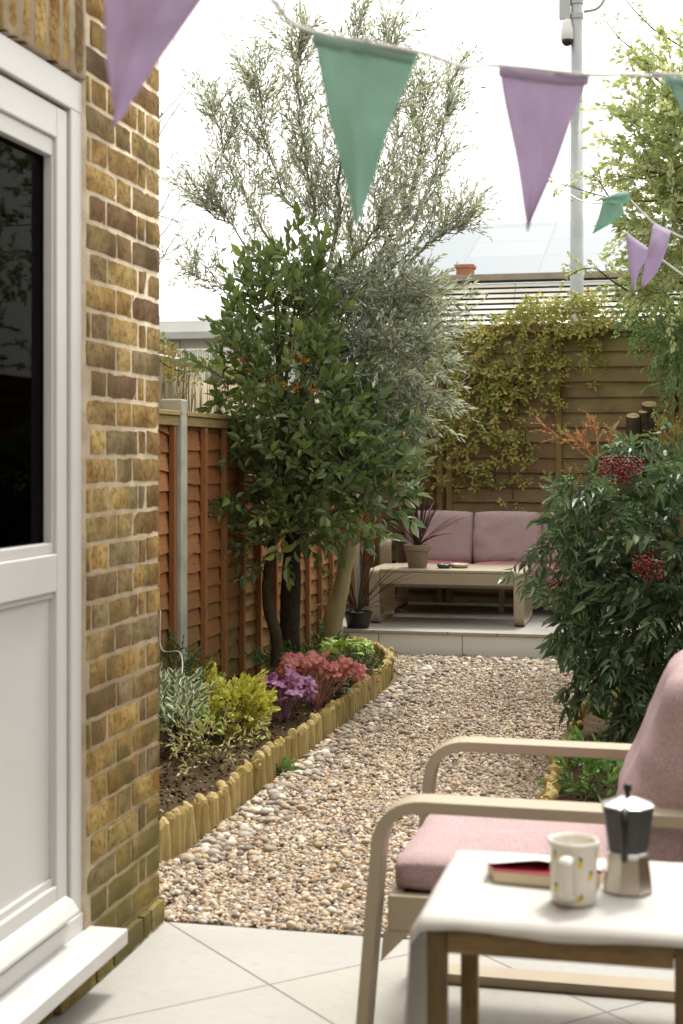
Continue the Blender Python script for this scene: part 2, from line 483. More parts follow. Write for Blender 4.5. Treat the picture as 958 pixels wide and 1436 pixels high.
# leaves
M['olive_leaf'] = leafmat('olive_leaf', [(0, rgb('6b765f')), (.5, rgb('8f9a86')), (1, rgb('b0b9a6'))], .38, .3, rgb('cdd3c4'))
M['bay_leaf'] = leafmat('bay_leaf', [(0, rgb('4a5e34')), (.5, rgb('667d44')), (.85, rgb('8aa058')), (1, rgb('b0ae5c'))], .32, .32, rgb('66774a'), spec=.5)
M['laurel_leaf'] = leafmat('laurel_leaf', [(0, rgb('4c6640')), (.5, rgb('6b8858')), (1, rgb('9db48a'))], .27, .28, rgb('98a888'), spec=.6)
M['nandina_leaf'] = leafmat('nandina_leaf', [(0, rgb('394f36')), (.55, rgb('54714d')), (.9, rgb('7d9869')), (1, rgb('92925a'))], .42, .25, rgb('6d8060'), spec=.4)
M['bright_leaf'] = leafmat('bright_leaf', [(0, rgb('98a673')), (.5, rgb('b7c290')), (1, rgb('d6dcb8'))], .5, .55)
M['drape_leaf'] = leafmat('fresh_green_leaf', [(0, rgb('5c7a4e')), (.5, rgb('77965f')), (1, rgb('9fb683'))], .5, .35)
M['vine_leaf'] = leafmat('vine_leaf', [(0, rgb('858840')), (.5, rgb('9b9c50')), (.85, rgb('b8b268')), (1, rgb('c6a468'))], .5, .35)
M['euon_leaf'] = leafmat('golden_leaf', [(0, rgb('97a040')), (.5, rgb('bfbf55')), (1, rgb('dcd77e'))], .45, .3, edge=rgb('dcd66a'))
M['varieg_leaf'] = leafmat('variegated_leaf', [(0, rgb('50683f')), (1, rgb('728b62'))], .45, .25, edge=rgb('e6e6d6'))
M['purple_leaf'] = leafmat('purple_heuchera_leaf', [(0, rgb('8c5880')), (.5, rgb('c189b2')), (1, rgb('e6c2dc'))], .4, .1, rgb('8a5a7c'), edge=rgb('9c6a92'), edge_lo=.75, edge_hi=1.3)
M['coral_leaf'] = leafmat('coral_heuchera_leaf', [(0, rgb('a85c54')), (.5, rgb('d68a7e')), (1, rgb('edb9ab'))], .4, .1, rgb('a8625a'), edge=rgb('b87468'), edge_lo=.75, edge_hi=1.3)
M['lime_leaf'] = leafmat('lime_heuchera_leaf', [(0, rgb('7f9a35')), (.5, rgb('9db84c')), (1, rgb('b9cc70'))], .45, .3)
M['fern_leaf'] = leafmat('mid_green_leaf', [(0, rgb('34502a')), (.5, rgb('4a6a38')), (1, rgb('6f8a52'))], .5, .25)
M['silver_leaf'] = leafmat('silver_leaf', [(0, rgb('8fa08c')), (1, rgb('b4c0ac'))], .6, .15, edge=rgb('d2d8cb'))
M['sparse_leaf'] = leafmat('pale_yellow_leaf', [(0, rgb('a49f55')), (.5, rgb('c2bd84')), (1, rgb('d8d4ab'))], .5, .25)
M['sedum_leaf'] = leafmat('fleshy_green_leaf', [(0, rgb('4f7a36')), (.5, rgb('6a9648')), (1, rgb('93b46c'))], .4, .2, spec=.5)
M['cordy_leaf'] = leafmat('burgundy_strap_leaf', [(0, rgb('3a2429')), (.5, rgb('50353b')), (1, rgb('6a4c50'))], .65, .12, spec=.2)
M['cordy_dark'] = leafmat('dark_strap_leaf', [(0, rgb('2f2526')), (.5, rgb('41352f')), (1, rgb('574c40'))], .7, .12, spec=.15)
M['orange_sprig'] = leafmat('orange_flower_stalk', [(0, rgb('b47c4c')), (.5, rgb('c8905e')), (1, rgb('d6b07c'))], .6, .2)
M['yellow_sprig'] = leafmat('olive_yellow_bud', [(0, rgb('7d7a2e')), (1, rgb('a39a48'))], .6, .2)
M['berry'] = simple('red_berry', rgb('64101a'), rgb('861c28'), 60, .3, 0, .5)
M['orange_bud'] = simple('orange_bud', rgb('a87034'), rgb('8c5c2c'), 60, .6)
M['haze'] = None


# ------------------------------------------------------------------ leaf tools
def leaf_t(prof, fold=.15, droop=.1):
    """prof: list of (u, half width); returns verts (u along, v across, w normal), tris, edge"""
    vs = [(0, 0, 0)]; ed = [0]
    for u, h in prof:
        z = -droop * u * u
        vs += [(u, -h, z + fold * h), (u, 0, z), (u, h, z + fold * h)]
        ed += [1, 0, 1]
    vs.append((1, 0, -droop)); ed.append(.6)
    t = [(0, 2, 1), (0, 3, 2)]
    k = len(prof)
    for i in range(k - 1):
        a = 1 + 3 * i; b = a + 3
        t += [(a, a + 1, b + 1), (a, b + 1, b), (a + 1, a + 2, b + 2), (a + 1, b + 2, b + 1)]
    a = 1 + 3 * (k - 1); e = 1 + 3 * k
    t += [(a, a + 1, e), (a + 1, a + 2, e)]
    return np.array(vs), np.array(t), np.array(ed, float)


LT = leaf_t([(.3, .42), (.62, .40)], .35, .12)          # oval
LO = leaf_t([(.45, .5)], .3, .1)                          # narrow diamond
LL = leaf_t([(.25, .42), (.55, .36), (.8, .17)], .4, .22)  # lance
LS = leaf_t([(.15, .36), (.4, .5), (.7, .42), (.88, .2)], .25, .3)


def lobed(nl=7, n=28, depth=.14, ruffle=.09, seed=0):
    rr = random.Random(seed)
    vs = [(.3, 0, 0)]; ed = [0.0]
    for ring, f in ((0, .55), (1, 1.0)):
        for j in range(n):
            th = 2 * PI * j / n
            r = .5 * f * (1 + depth * math.cos(nl * th) * ring + .05 * rr.uniform(-1, 1) * ring)
            if abs(th - PI) < .3: r *= .72
            z = (ruffle * math.sin(nl * th + 1.2) * f + ruffle * .6 * rr.uniform(-1, 1) * ring) - .12 * f * f + (.05 if ring == 0 else 0)
            vs.append((.42 + r * math.cos(th) * 1.05, r * math.sin(th), z)); ed.append(.4 if ring == 0 else 1.0)
    t = []
    for j in range(n):
        j2 = (j + 1) % n
        t += [(0, 1 + j, 1 + j2), (1 + j, 1 + n + j, 1 + n + j2), (1 + j, 1 + n + j2, 1 + j2)]
    return np.array(vs), np.array(t), np.array(ed)


def nrm(a):
    return a / (np.linalg.norm(a, axis=-1, keepdims=True) + 1e-12)


def rdir(n):
    return nrm(rng.normal(size=(n, 3)))


def put(mb, tm, P, D, U, L, W, rnd=None, mi=0):
    vs, tr, ed = tm
    P = A3(P); D = nrm(A3(D)); U = A3(U); N = len(P)
    if N == 0: return
    U = np.broadcast_to(U, (N, 3))
    X = nrm(np.cross(D, U) + 1e-6); Z = np.cross(X, D)
    L = np.broadcast_to(np.asarray(L, float), (N,)); W = np.broadcast_to(np.asarray(W, float), (N,))
    V = P[:, None, :] + D[:, None, :] * (vs[None, :, 0:1] * L[:, None, None]) + X[:, None, :] * (vs[None, :, 1:2] * W[:, None, None]) + Z[:, None, :] * (vs[None, :, 2:3] * L[:, None, None] * .8)
    k = len(vs)
    F = tr[None] + (np.arange(N) * k)[:, None, None]
    r = rng.random(N) if rnd is None else np.asarray(rnd, float)
    mb.add(V.reshape(-1, 3), tris=F.reshape(-1, 3), rnd=np.repeat(r, k), edge=np.tile(ed, N), mi=mi)


def twigs(P, D, L, n=6, droop=.2, wob=.12):
    """curved twig polylines -> (N,n,3)"""
    P = A3(P); D = nrm(A3(D)); N = len(P)
    L = np.broadcast_to(np.asarray(L, float), (N,))
    pts = [P]; d = D.copy(); step = L / (n - 1)
    for i in range(n - 1):
        d = nrm(d + np.array([0, 0, -1.0]) * droop / (n - 1) + wob * rng.normal(size=(N, 3)) / math.sqrt(n - 1))
        pts.append(pts[-1] + d * step[:, None])
    return np.stack(pts, 1)


def twig_tubes(mb, T, r0, r1=.3, mi=0, sides=3):
    N, n, _ = T.shape
    r0 = np.broadcast_to(np.asarray(r0, float), (N,))
    tg = nrm(np.gradient(T, axis=1))
    ref = nrm(np.cross(tg[:, :1], np.array([.31, .77, .55])) + 1e-9)
    a = nrm(np.cross(tg, np.broadcast_to(ref, tg.shape))); b = np.cross(tg, a)
    rad = r0[:, None] * np.linspace(1, r1, n)[None]
    rings = [T + rad[..., None] * (a * math.cos(2 * PI * j / sides) + b * math.sin(2 * PI * j / sides)) for j in range(sides)]
    V = np.stack(rings, 2)                                   # N,n,s,3
    idx = np.arange(N * n * sides).reshape(N, n, sides)
    q = []
    for j in range(sides):
        j2 = (j + 1) % sides
        q.append(np.stack([idx[:, :-1, j], idx[:, :-1, j2], idx[:, 1:, j2], idx[:, 1:, j]], -1).reshape(-1, 4))
    mb.add(V.reshape(-1, 3), quads=np.concatenate(q), rnd=.5, mi=mi)


def interp(T, t):
    """points and tangents at params t (N,m) along polylines T (N,n,3)"""
    N, n, _ = T.shape
    f = np.clip(t, 0, .9999) * (n - 1); i = f.astype(int); w = (f - i)[..., None]
    ar = np.arange(N)[:, None]
    a = T[ar, i]; b = T[ar, i + 1]
    return a * (1 - w) + b * w, nrm(b - a)


def twig_leaves(mb, T, per, ang, L, W, tm, t0=.15, jit=.25, upw=.6, mi=0, rnd_shift=None, pairs=False):
    N = T.shape[0]
    t = np.linspace(t0, 1, per)[None] + rng.normal(size=(N, per)) * .02
    P, D = interp(T, t)
    ph = np.arange(per)[None] * (PI if pairs else 2.4) + rng.random((N, 1)) * 6.3
    ref = nrm(np.cross(D, np.array([.2, .1, 1.0])) + 1e-6); b = np.cross(D, ref)
    rad = ref * np.cos(ph)[..., None] + b * np.sin(ph)[..., None]
    fwd = np.linspace(ang, ang * .35, per)[None, :, None]
    d = nrm(D * np.cos(fwd) + rad * np.sin(fwd) + jit * rng.normal(size=P.shape) * .5)
    U = nrm(np.array([0, 0, 1.0]) * upw * .8 + rad * .25 + .55 * rng.normal(size=P.shape))
    n = N * per
    sz = .5 + .8 * rng.random(n) ** .8
    r = np.repeat(rng.random(N), per) * .55 + rng.random(n) * .45
    if rnd_shift is not None: r = np.clip(r + np.repeat(rnd_shift, per), 0, 1)
    put(mb, tm, P.reshape(-1, 3), d.reshape(-1, 3), U.reshape(-1, 3), L * sz, W * sz, r, mi)


def in_blobs(blobs, n, lo=.35, hi=1.0):
    w = np.array([b[6] if len(b) > 6 else b[3] * b[4] * b[5] for b in blobs]); w = w / w.sum()
    k = rng.choice(len(blobs), n, p=w)
    c = np.array([b[:3] for b in blobs])[k]; r = np.array([b[3:6] for b in blobs])[k]
    d = rdir(n)
    rr = (lo ** 3 + (hi ** 3 - lo ** 3) * rng.random(n)) ** (1 / 3)
    return c + d * r * rr[:, None], d


def bez(pts, n=14):
    """Catmull-Rom through points"""
    p = A3(pts); p = np.vstack([2 * p[0] - p[1], p, 2 * p[-1] - p[-2]])
    out = []
    m = len(p) - 3
    per = max(2, n // m)
    for i in range(m):
        for t in np.linspace(0, 1, per, endpoint=False):
            a, b, c, d = p[i:i + 4]
            out.append(.5 * ((2 * b) + (-a + c) * t + (2 * a - 5 * b + 4 * c - d) * t * t + (-a + 3 * b - 3 * c + d) * t ** 3))
    out.append(p[-2])
    return np.array(out)


# ------------------------------------------------------------------ other shape tools
def fillet(pts, rad, seg=6, closed=False):
    pts = [np.array(p, float) for p in pts]; n = len(pts); out = []
    for i, p in enumerate(pts):
        r = rad[i] if not np.isscalar(rad) else rad
        if (not closed and i in (0, n - 1)) or r == 0:
            out.append(p); continue
        a = pts[(i - 1) % n] - p; b = pts[(i + 1) % n] - p
        la, lb = np.linalg.norm(a), np.linalg.norm(b); a /= la; b /= lb
        th = math.acos(max(-1, min(1, np.dot(a, b)))); d = min(r / math.tan(th / 2), la * .49, lb * .49)
        p0 = p + a * d; p1 = p + b * d
        for k in range(seg + 1):
            t = k / seg
            out.append((1 - t) ** 2 * p0 + 2 * t * (1 - t) * p + t * t * p1)
    return np.array(out)


def flatbar(mb, path, th, y0, y1, closed=False, plane='xz', rnd=None):
    """flat bar swept along a 2D path; width runs along the third axis"""
    p = np.asarray(path, float); n = len(p)
    if closed:
        tg = np.roll(p, -1, 0) - np.roll(p, 1, 0)
    else:
        tg = np.gradient(p, axis=0)
    tg = tg / np.linalg.norm(tg, axis=1)[:, None]
    nm = np.stack([-tg[:, 1], tg[:, 0]], 1)
    a = p + nm * th / 2; b = p - nm * th / 2
    def to3(q, w):
        return np.stack([q[:, 0], np.full(n, w), q[:, 1]], 1) if plane == 'xz' else np.stack([np.full(n, w), q[:, 0], q[:, 1]], 1)
    V = np.stack([to3(a, y0), to3(a, y1), to3(b, y1), to3(b, y0)], 1)
    q = []
    for i in range(n if closed else n - 1):
        i2 = (i + 1) % n
        for j in range(4):
            q.append((i * 4 + j, i * 4 + (j + 1) % 4, i2 * 4 + (j + 1) % 4, i2 * 4 + j))
    if not closed:
        q += [(3, 2, 1, 0), ((n - 1) * 4, (n - 1) * 4 + 1, (n - 1) * 4 + 2, (n - 1) * 4 + 3)]
    mb.add(V.reshape(-1, 3), quads=q, rnd=.5 if rnd is None else rnd)


def pillow(mb, c, au, av, aw, su, sv, t, n=26, pw=.42, wr=.012, seed=0.0, pinch=.05, flat=6):
    c = np.array(c, float); au, av, aw = [np.array(Vector(a).normalized()) for a in (au, av, aw)]
    g = np.sin(np.linspace(-PI / 2, PI / 2, n))
    u, v = np.meshgrid(g, g, indexing='ij')
    h = np.clip((1 - np.abs(u) ** flat) * (1 - np.abs(v) ** flat), 0, 1) ** pw
    uu = u * (1 - pinch * v * v * np.abs(u)); vv = v * (1 - pinch * u * u * np.abs(v))
    for s in (1, -1):
        nz = np.zeros_like(u)
        for i in range(n):
            for j in range(n):
                e = max(abs(u[i, j]), abs(v[i, j]))
                ang = math.atan2(v[i, j], u[i, j])
                nz[i, j] = wr * .8 * mnoise.noise(Vector((u[i, j] * 2.2 + seed, v[i, j] * 2.2, s))) + wr * .9 * e ** 3 * mnoise.noise(Vector((ang * 5 + seed, e * 1.2, s * 3)))
        P = c + au * (uu * su / 2)[..., None] + av * (vv * sv / 2)[..., None] + aw * (s * (h * t / 2) + nz * np.minimum(1, h * 2) )[..., None]
        mb.grid(P if s > 0 else P[::-1], rnd=.5)


def softbox(mb, lo, hi, p=9, n=14, bulge=.012, mat=None, rnd=.5):
    lo = np.array(lo, float); hi = np.array(hi, float); c = (lo + hi) / 2; s = (hi - lo) / 2
    g = np.tan(np.linspace(-PI / 4, PI / 4, n)); g = np.sign(g) * np.abs(g) ** .8
    for ax in range(3):
        for sg in (1, -1):
            a, b = np.meshgrid(g, g, indexing='ij')
            q = np.zeros((n, n, 3)); q[..., ax] = sg; q[..., (ax + 1) % 3] = a * sg; q[..., (ax + 2) % 3] = b
            pl = np.abs(q)
            # round only by real size
            r = min(s) * .55
            inner = s - r
            full = q * s
            core = np.clip(full, -inner, inner)
            dv = full - core
            ln = np.linalg.norm(dv, axis=-1, keepdims=True)
            P = core + dv / np.maximum(ln, 1e-9) * np.minimum(ln, r)
            P[..., 2] += bulge * np.sign(P[..., 2]) * (1 - (P[..., 0] / s[0]) ** 2) * (1 - (P[..., 1] / s[1]) ** 2) * (np.abs(P[..., 2]) / s[2])
            for i_ in range(n):
                for j_ in range(n):
                    x_, y_, z_ = P[i_, j_]; P[i_, j_] += (P[i_, j_] / np.array(s)) ** 3 * .004 * mnoise.noise(Vector((x_ * 14, y_ * 14, z_ * 30))) + np.array([0, 0, .005 * mnoise.noise(Vector((x_ * 6 + 3, y_ * 6, z_)))])
            P = P + c
            if mat is not None:
                P = P @ np.array(mat.to_3x3()).T + np.array(mat.translation)
            mb.grid(P, rnd=rnd)


def icosphere(sub):
    t = (1 + 5 ** .5) / 2
    v = [(-1, t, 0), (1, t, 0), (-1, -t, 0), (1, -t, 0), (0, -1, t), (0, 1, t), (0, -1, -t), (0, 1, -t), (t, 0, -1), (t, 0, 1), (-t, 0, -1), (-t, 0, 1)]
    f = [(0, 11, 5), (0, 5, 1), (0, 1, 7), (0, 7, 10), (0, 10, 11), (1, 5, 9), (5, 11, 4), (11, 10, 2), (10, 7, 6), (7, 1, 8), (3, 9, 4), (3, 4, 2), (3, 2, 6), (3, 6, 8), (3, 8, 9), (4, 9, 5), (2, 4, 11), (6, 2, 10), (8, 6, 7), (9, 8, 1)]
    v = [np.array(a) / np.linalg.norm(a) for a in v]
    for _ in range(sub):
        cache, nf = {}, []
        def mid(a, b):
            k = (min(a, b), max(a, b))
            if k not in cache:
                m = v[a] + v[b]; v.append(m / np.linalg.norm(m)); cache[k] = len(v) - 1
            return cache[k]
        for a, b, c in f:
            x, y, z = mid(a, b), mid(b, c), mid(c, a)
            nf += [(a, x, z), (b, y, x), (c, z, y), (x, y, z)]
        f = nf
    return np.array(v), np.array(f)


def stones(mb, P, S, sub=1, tilt=.35, rnd=None, lump=.18, nvar=6):
    """many pebbles: positions P (N,3), sizes S (N,3)"""
    N = len(P); bv, bf = icosphere(sub)
    var = []
    for k in range(nvar):
        d = 1 + lump * np.array([mnoise.noise(Vector(x * 1.3 + 10 * k)) for x in bv])
        var.append(bv * d[:, None])
    var = np.array(var)
    k = rng.integers(0, nvar, N)
    V = var[k] * S[:, None, :]
    az = rng.random(N) * 2 * PI; tx = rng.normal(size=N) * tilt; ty = rng.normal(size=N) * tilt
    ca, sa = np.cos(tx), np.sin(tx)
    y = V[..., 1] * ca[:, None] - V[..., 2] * sa[:, None]; z = V[..., 1] * sa[:, None] + V[..., 2] * ca[:, None]; x = V[..., 0]
    cb, sb = np.cos(ty), np.sin(ty)
    x, z = x * cb[:, None] + z * sb[:, None], -x * sb[:, None] + z * cb[:, None]
    cc, sc = np.cos(az), np.sin(az)
    x, y = x * cc[:, None] - y * sc[:, None], x * sc[:, None] + y * cc[:, None]
    V = np.stack([x, y, z], -1) + P[:, None, :]
    m = len(bv)
    F = bf[None] + (np.arange(N) * m)[:, None, None]
    r = rng.random(N) if rnd is None else rnd
    mb.add(V.reshape(-1, 3), tris=F.reshape(-1, 3), rnd=np.repeat(r, m))

# =================================================================== SETTING
def structure(name, mb, mat, smooth=False, bevel=0, label=None):
    o = mb.build(name, mat, None, smooth, bevel)
    o['kind'] = 'structure'
    if label: o['label'] = label
    return o


def sheet(x0, x1, y0, y1, z, nx=1, ny=1, zf=None):
    xs = np.linspace(x0, x1, nx + 1); ys = np.linspace(y0, y1, ny + 1)
    X, Y = np.meshgrid(xs, ys, indexing='ij'); Z = np.full_like(X, z)
    if zf is not None:
        Z = Z + np.array([[zf(a, b) for b in ys] for a in xs])
    return np.stack([X, Y, Z], -1)


mb = MB(); mb.grid(sheet(-160, 160, -60, 260, -.06)[:, ::1]); structure('ground', mb, M['ground'])
mb = MB(); mb.box((-1.46, -2.5, -.05), (2.4, 4.065, 0)); structure('patio', mb, M['patio'])
XL, XR, YB = -2.40, 1.75, 11.92                        # garden boundaries: left, right, rear
EL, ER = -1.655, -.462                                 # log edgings left / right
mb = MB(); mb.grid(sheet(-2.0, -.40, 4.068, 9.9, -.012, 60, 200, lambda x, y: .006 * mnoise.noise(Vector((x * 6, y * 6, 0)))))
structure('path', mb, M['gravelbed'], True)


def soil_h(x, y):
    return .018 * mnoise.noise(Vector((x * 3, y * 3, 1))) + .016 * mnoise.noise(Vector((x * 14, y * 14, 2))) + .012 * mnoise.noise(Vector((x * 40, y * 40, 3)))


def bed_h(x, y):
    lim = float(np.interp(y, [4.58, 4.85, 5.2, 5.6, 6.3, 7.2, 7.8, 8.3, 8.75, 9.1, 9.42, 9.66, 9.8, 9.81], [EL - .03, EL - .01, EL + .012, EL - .01, EL, EL + .008, EL - .004, EL, EL - .03, EL - .09, EL - .2, EL - .36, EL - .52, EL - .52]))
    return soil_h(x, y) if x < lim - .004 else -.16


mb = MB(); mb.grid(sheet(XL, EL + .03, 4.25, 9.9, .055, 110, 280, bed_h)); mb.grid(sheet(ER + .02, XR, 4.066, 9.9, .03, 90, 220, lambda x, y: -.09 if y < 4.07 else soil_h(x, y)))
structure('soil', mb, M['soil'], True)
mb = MB(); N = 5200
P = np.stack([rng.uniform(XL, EL - .03, N), rng.uniform(4.4, 9.8, N), np.zeros(N)], 1)
P2 = np.stack([rng.uniform(ER + .04, .6, 1500), rng.uniform(4.2, 9.5, 1500), np.zeros(1500)], 1)
P[:, 2] = [.058 + bed_h(a, b) for a, b, _ in P]; P2[:, 2] = [.033 + soil_h(a, b) for a, b, _ in P2]
P = np.vstack([P, P2]); s = .003 + .009 * rng.random(len(P)) ** 3
stones(mb, P, np.stack([s * 1.3, s, s * .8], 1), 0, .8)
o = mb.build('soil_crumbs', M['crumb'], None, True); o['kind'] = 'stuff'

# deck (raised tiled platform) with riser tiles
mb = MB()
mb.box((XL + .01, 9.918, -.05), (XR - .02, YB - .03, .142), mi=0)
mb.box((XL + .01, 9.893, .142), (XR - .02, YB - .03, .162), mi=0)
x = -2.55
for k in range(8):
    a, b = max(x + .5735 * 0 + .003, XL + .012), x + .5765
    if k == 0: a = XL + .012
    mb.box((a, 9.906, -.03), (b - .003, 9.917, .139), mi=1, rnd=rng.random()); x = b
structure('deck', mb, [M['decktile'], M['riser']], False, .0015)

# gravel -------------------------------------------------------------
mb = MB()


def path_ok(P):
    x, y = P[:, 0], P[:, 1]
    left = np.where(y < 4.66, -1.44 - (y - 4.06) * .35, EL + .035)
    left = np.where(y > 8.9, EL + .06 - (y - 8.9) * .5, left)
    ok = (x > left) & (x < ER - .03) & (y > 4.075) & (y < 9.9)
    ok |= (x < -1.47) & (x > -1.75) & (y > 4.09) & (y < 4.66)
    return ok


def scatter(n, y0, y1, smin, smax, pw, z, sub, elong=1.35):
    P = np.stack([rng.uniform(-2.0, -.42, n), rng.uniform(y0, y1, n), np.zeros(n)], 1)
    P = P[path_ok(P)]
    s = smin + (smax - smin) * rng.random(len(P)) ** pw
    P[:, 2] = z + rng.random(len(P)) * .009 + .006 * np.array([mnoise.noise(Vector((a * 5, b * 5, 0))) for a, b, _ in P])
    stones(mb, P, np.stack([s * (1 + (elong - 1) * rng.random(len(P))), s, s * rng.uniform(.5, .85, len(P))], 1), sub, .45)


scatter(40000, 4.07, 6.2, .0042, .0115, 2.2, -.005, 1)
scatter(60000, 6.2, 9.9, .0045, .0115, 2.2, -.005, 0)
scatter(900, 4.07, 7, .009, .017, 1.8, .001, 1)
scatter(900, 7, 9.9, .009, .017, 1.5, .001, 1)
# bigger cobbles gather along the log edging and by the deck
n = 430
P = np.stack([EL + .05 + np.abs(rng.normal(size=n)) * .10, rng.uniform(4.65, 9.3, n), np.full(n, .008)], 1)
Pb = np.stack([rng.uniform(EL, ER - .04, 260), 9.85 - np.abs(rng.normal(size=260)) * .4, np.full(260, .006)], 1)
P = np.vstack([P, Pb]); P = P[path_ok(P)]
s = rng.uniform(.011, .022, len(P))
stones(mb, P, np.stack([s * 1.25, s, s * .7], 1), 2, .25, rnd=np.clip(rng.choice([.02, .05, .3, .3, .62, .62, .88, .95, .2], len(P)), 0, 1))
o = mb.build('gravel', M['pebble'], None, True); o['kind'] = 'stuff'

# =================================================================== HOUSE
WX = -1.453
house = thing('brick_house', (-1.75, 3.0, 0), 'yellow stock brick house with a half glazed white door', 'house')


def brick_block(mb, y0, y1, z0, z1, depth, out=0.0, rnd=None, vertical=False):
    ny, nz = max(3, int((y1 - y0) / .022)), max(3, int((z1 - z0) / .022))
    if vertical: nz = 9
    r = rng.random() if rnd is None else rnd
    sd = rng.random() * 50
    X1 = WX + out + float(np.clip(rng.normal(), -1, 1)) * .0012
    tl = rng.normal() * .001
    # faces: front (X+), +Y end, -Y end, top, bottom as one rounded shell
    ys = np.linspace(0, 1, ny + 1); zs = np.linspace(0, 1, nz + 1)
    def P(x, yy, zz):
        y = y0 + (y1 - y0) * yy; z = z0 + (z1 - z0) * zz
        e = min(yy * (y1 - y0), (1 - yy) * (y1 - y0), zz * (z1 - z0), (1 - zz) * (z1 - z0))
        rd = .005
        dx = -(rd - e) * .55 if e < rd else 0
        nzv = mnoise.noise(Vector((y * 28 + sd, z * 28, 0))) * .0013 + mnoise.noise(Vector((y * 90 + sd, z * 90, 1))) * .0010
        jy = mnoise.noise(Vector((z * 25, sd, 3))) * .005; jz = mnoise.noise(Vector((y * 16, sd, 5))) * .005 + mnoise.noise(Vector((y * 50, sd, 6))) * .002
        return (x + (dx + nzv + tl * (yy - .5)), y + jy, z + jz)
    F = np.array([[P(X1, a, b) for b in zs] for a in ys])
    mb.grid(F, rnd=r)
    # sides
    def side(edge):
        back = edge.copy(); back[:, 0] = X1 - depth
        return np.stack([edge, back], 1)
    for E in (F[0, ::-1], F[-1], F[:, 0], F[::-1, -1]):
        mb.grid(side(E), rnd=r)


mb = MB()
pitch = .075
for k in range(44):
    z0 = k * pitch + .0065; z1 = z0 + .062
    lens = [(.1025, .05, .215), (.215, .1025)][k % 2]
    y = 4.059; i = 0
    seq = [.1025, .05, .215, .1025, .215, .1025, .215, .1025, .215, .1025] if k % 2 == 0 else [.215, .1025, .215, .1025, .215, .1025, .215, .1025, .215]
    first = True
    for L in seq:
        L = L + rng.normal() * .004
        a, b = y - L, y
        y = a - .013
        lim = 3.516
        if z1 > 2.303 and z0 < 2.525: lim = 3.515
        elif z0 >= 2.5: lim = 2.3
        elif z1 < .115: lim = 2.3
        if b < lim + .02: break
        a2 = max(a, lim)
        if b - a2 < .02: break
        dep = .1 if not first else .215
        out = 0.0 if z1 > .09 else .017
        if z1 < .115 and b < 3.5: out = -.002
        brick_block(mb, a2, b, z0, z1, dep, out)
        first = False
# mortar backing, as part of the wall
for lo, hi in (((-1.75, 3.511, 0), (WX - .0042, 4.05, 3.3)), ((-1.75, 2.2, 2.306), (WX - .0042, 3.511, 3.3)), ((-1.75, 2.2, 0), (WX - .0085, 3.511, .112)), ((-1.75, -3, 0), (WX - .004, 2.2, 3.3)),):
    mb.box(lo, hi, mi=1 if lo[1] > 2 else 2)
mb.box((-1.75, -3, 3.3), (WX - .004, 4.05, 5.4), mi=2)
mb.box((-6, 3.75, 0), (-1.751, 4.05, 5.4), mi=2)
mb.box((-6, -3.3, 0), (3.5, -2.6, 3.3), mi=2)  # unseen wall behind the camera, added to block sky light from there
mb.box((WX - .02, 3.56, -.02), (WX + .01, 4.066, .012), mi=1)
mb.build('wall', [M['brick'], M['mortar'], M['brick_upper']], house, True)

mb = MB()
y = 3.502
while y > 2.4:
    w = .0635 + rng.normal() * .003
    brick_block(mb, y - w, y, 2.306 + rng.normal() * .002, 2.516, .1, -.0018, rnd=rng.choice([.05, .2, .22, .55, .6, .9, .98]), vertical=True); y -= w + .013
mb.build('lintel', M['brick'], house, True)
mb = MB(); mb.box((-6, -3, 5.4), (-1.2, 4.3, 5.5)); mb.build('roof', M['greyroof'], house)
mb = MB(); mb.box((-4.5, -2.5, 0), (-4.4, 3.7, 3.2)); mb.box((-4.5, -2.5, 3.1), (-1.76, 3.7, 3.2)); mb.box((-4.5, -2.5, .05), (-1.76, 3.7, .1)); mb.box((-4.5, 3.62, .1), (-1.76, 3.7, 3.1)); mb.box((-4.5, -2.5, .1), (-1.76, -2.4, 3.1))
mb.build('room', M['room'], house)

mb = MB()
fx0, fx1 = -1.56, -1.4655
mb.box((fx0, 3.440, .15), (fx1, 3.509, 2.218)); mb.box((fx0, 2.50, .15), (fx1, 2.585, 2.218)); mb.box((fx0, 2.50, 2.215), (fx1 + .0005, 3.509, 2.296))
mb.box((fx0, 2.50, .148), (fx1 + .004, 3.509, .196))
mb.build('door_frame', M['upvc'], house, False, .004)
mb = MB(); mb.box((fx0 + .01, 3.4325, .2), (fx1 - .02, 3.4405, 2.2145)); mb.box((fx0 + .01, 2.59, 2.207), (fx1 - .02, 3.439, 2.2145)); mb.box((fx0 + .01, 2.59, .197), (fx1 - .02, 3.439, .214))
mb.build('door_seal', M['dark_gap'], house)
mb = MB(); mb.box((WX - .03, 2.42, .108), (-1.356, 3.548, .149)); mb.build('doorstep', M['stepstone'], house, False, .005)
mb = MB()
sx = -1.4725
mb.box((-1.53, 3.369, .214), (sx, 3.432, 2.207)); mb.box((-1.53, 2.59, .214), (sx, 2.67, 2.207))
mb.box((-1.53, 2.668, 2.128), (sx - .0005, 3.371, 2.207)); mb.box((-1.53, 2.668, 1.018), (sx - .0005, 3.371, 1.112)); mb.box((-1.53, 2.668, .214), (sx - .0005, 3.371, .30))
door = mb.build('door', M['upvc'], house, False, .004)
mb = MB()
bx = -1.481
mb.box((-1.505, 3.360, 1.137), (bx, 3.3685, 2.085)); mb.box((-1.505, 2.67, 1.137), (bx, 2.695, 2.085)); mb.box((-1.505, 2.67, 2.083), (bx - .0005, 3.3685, 2.1275)); mb.box((-1.505, 2.67, 1.1125), (bx - .0005, 3.3685, 1.139))
mb.build('glazing_bead', M['upvc'], door, False, .003)
mb = MB(); mb.box((-1.511, 2.68, 1.12), (-1.507, 3.3675, 2.12)); mb.build('glass_pane', M['glass'], door)
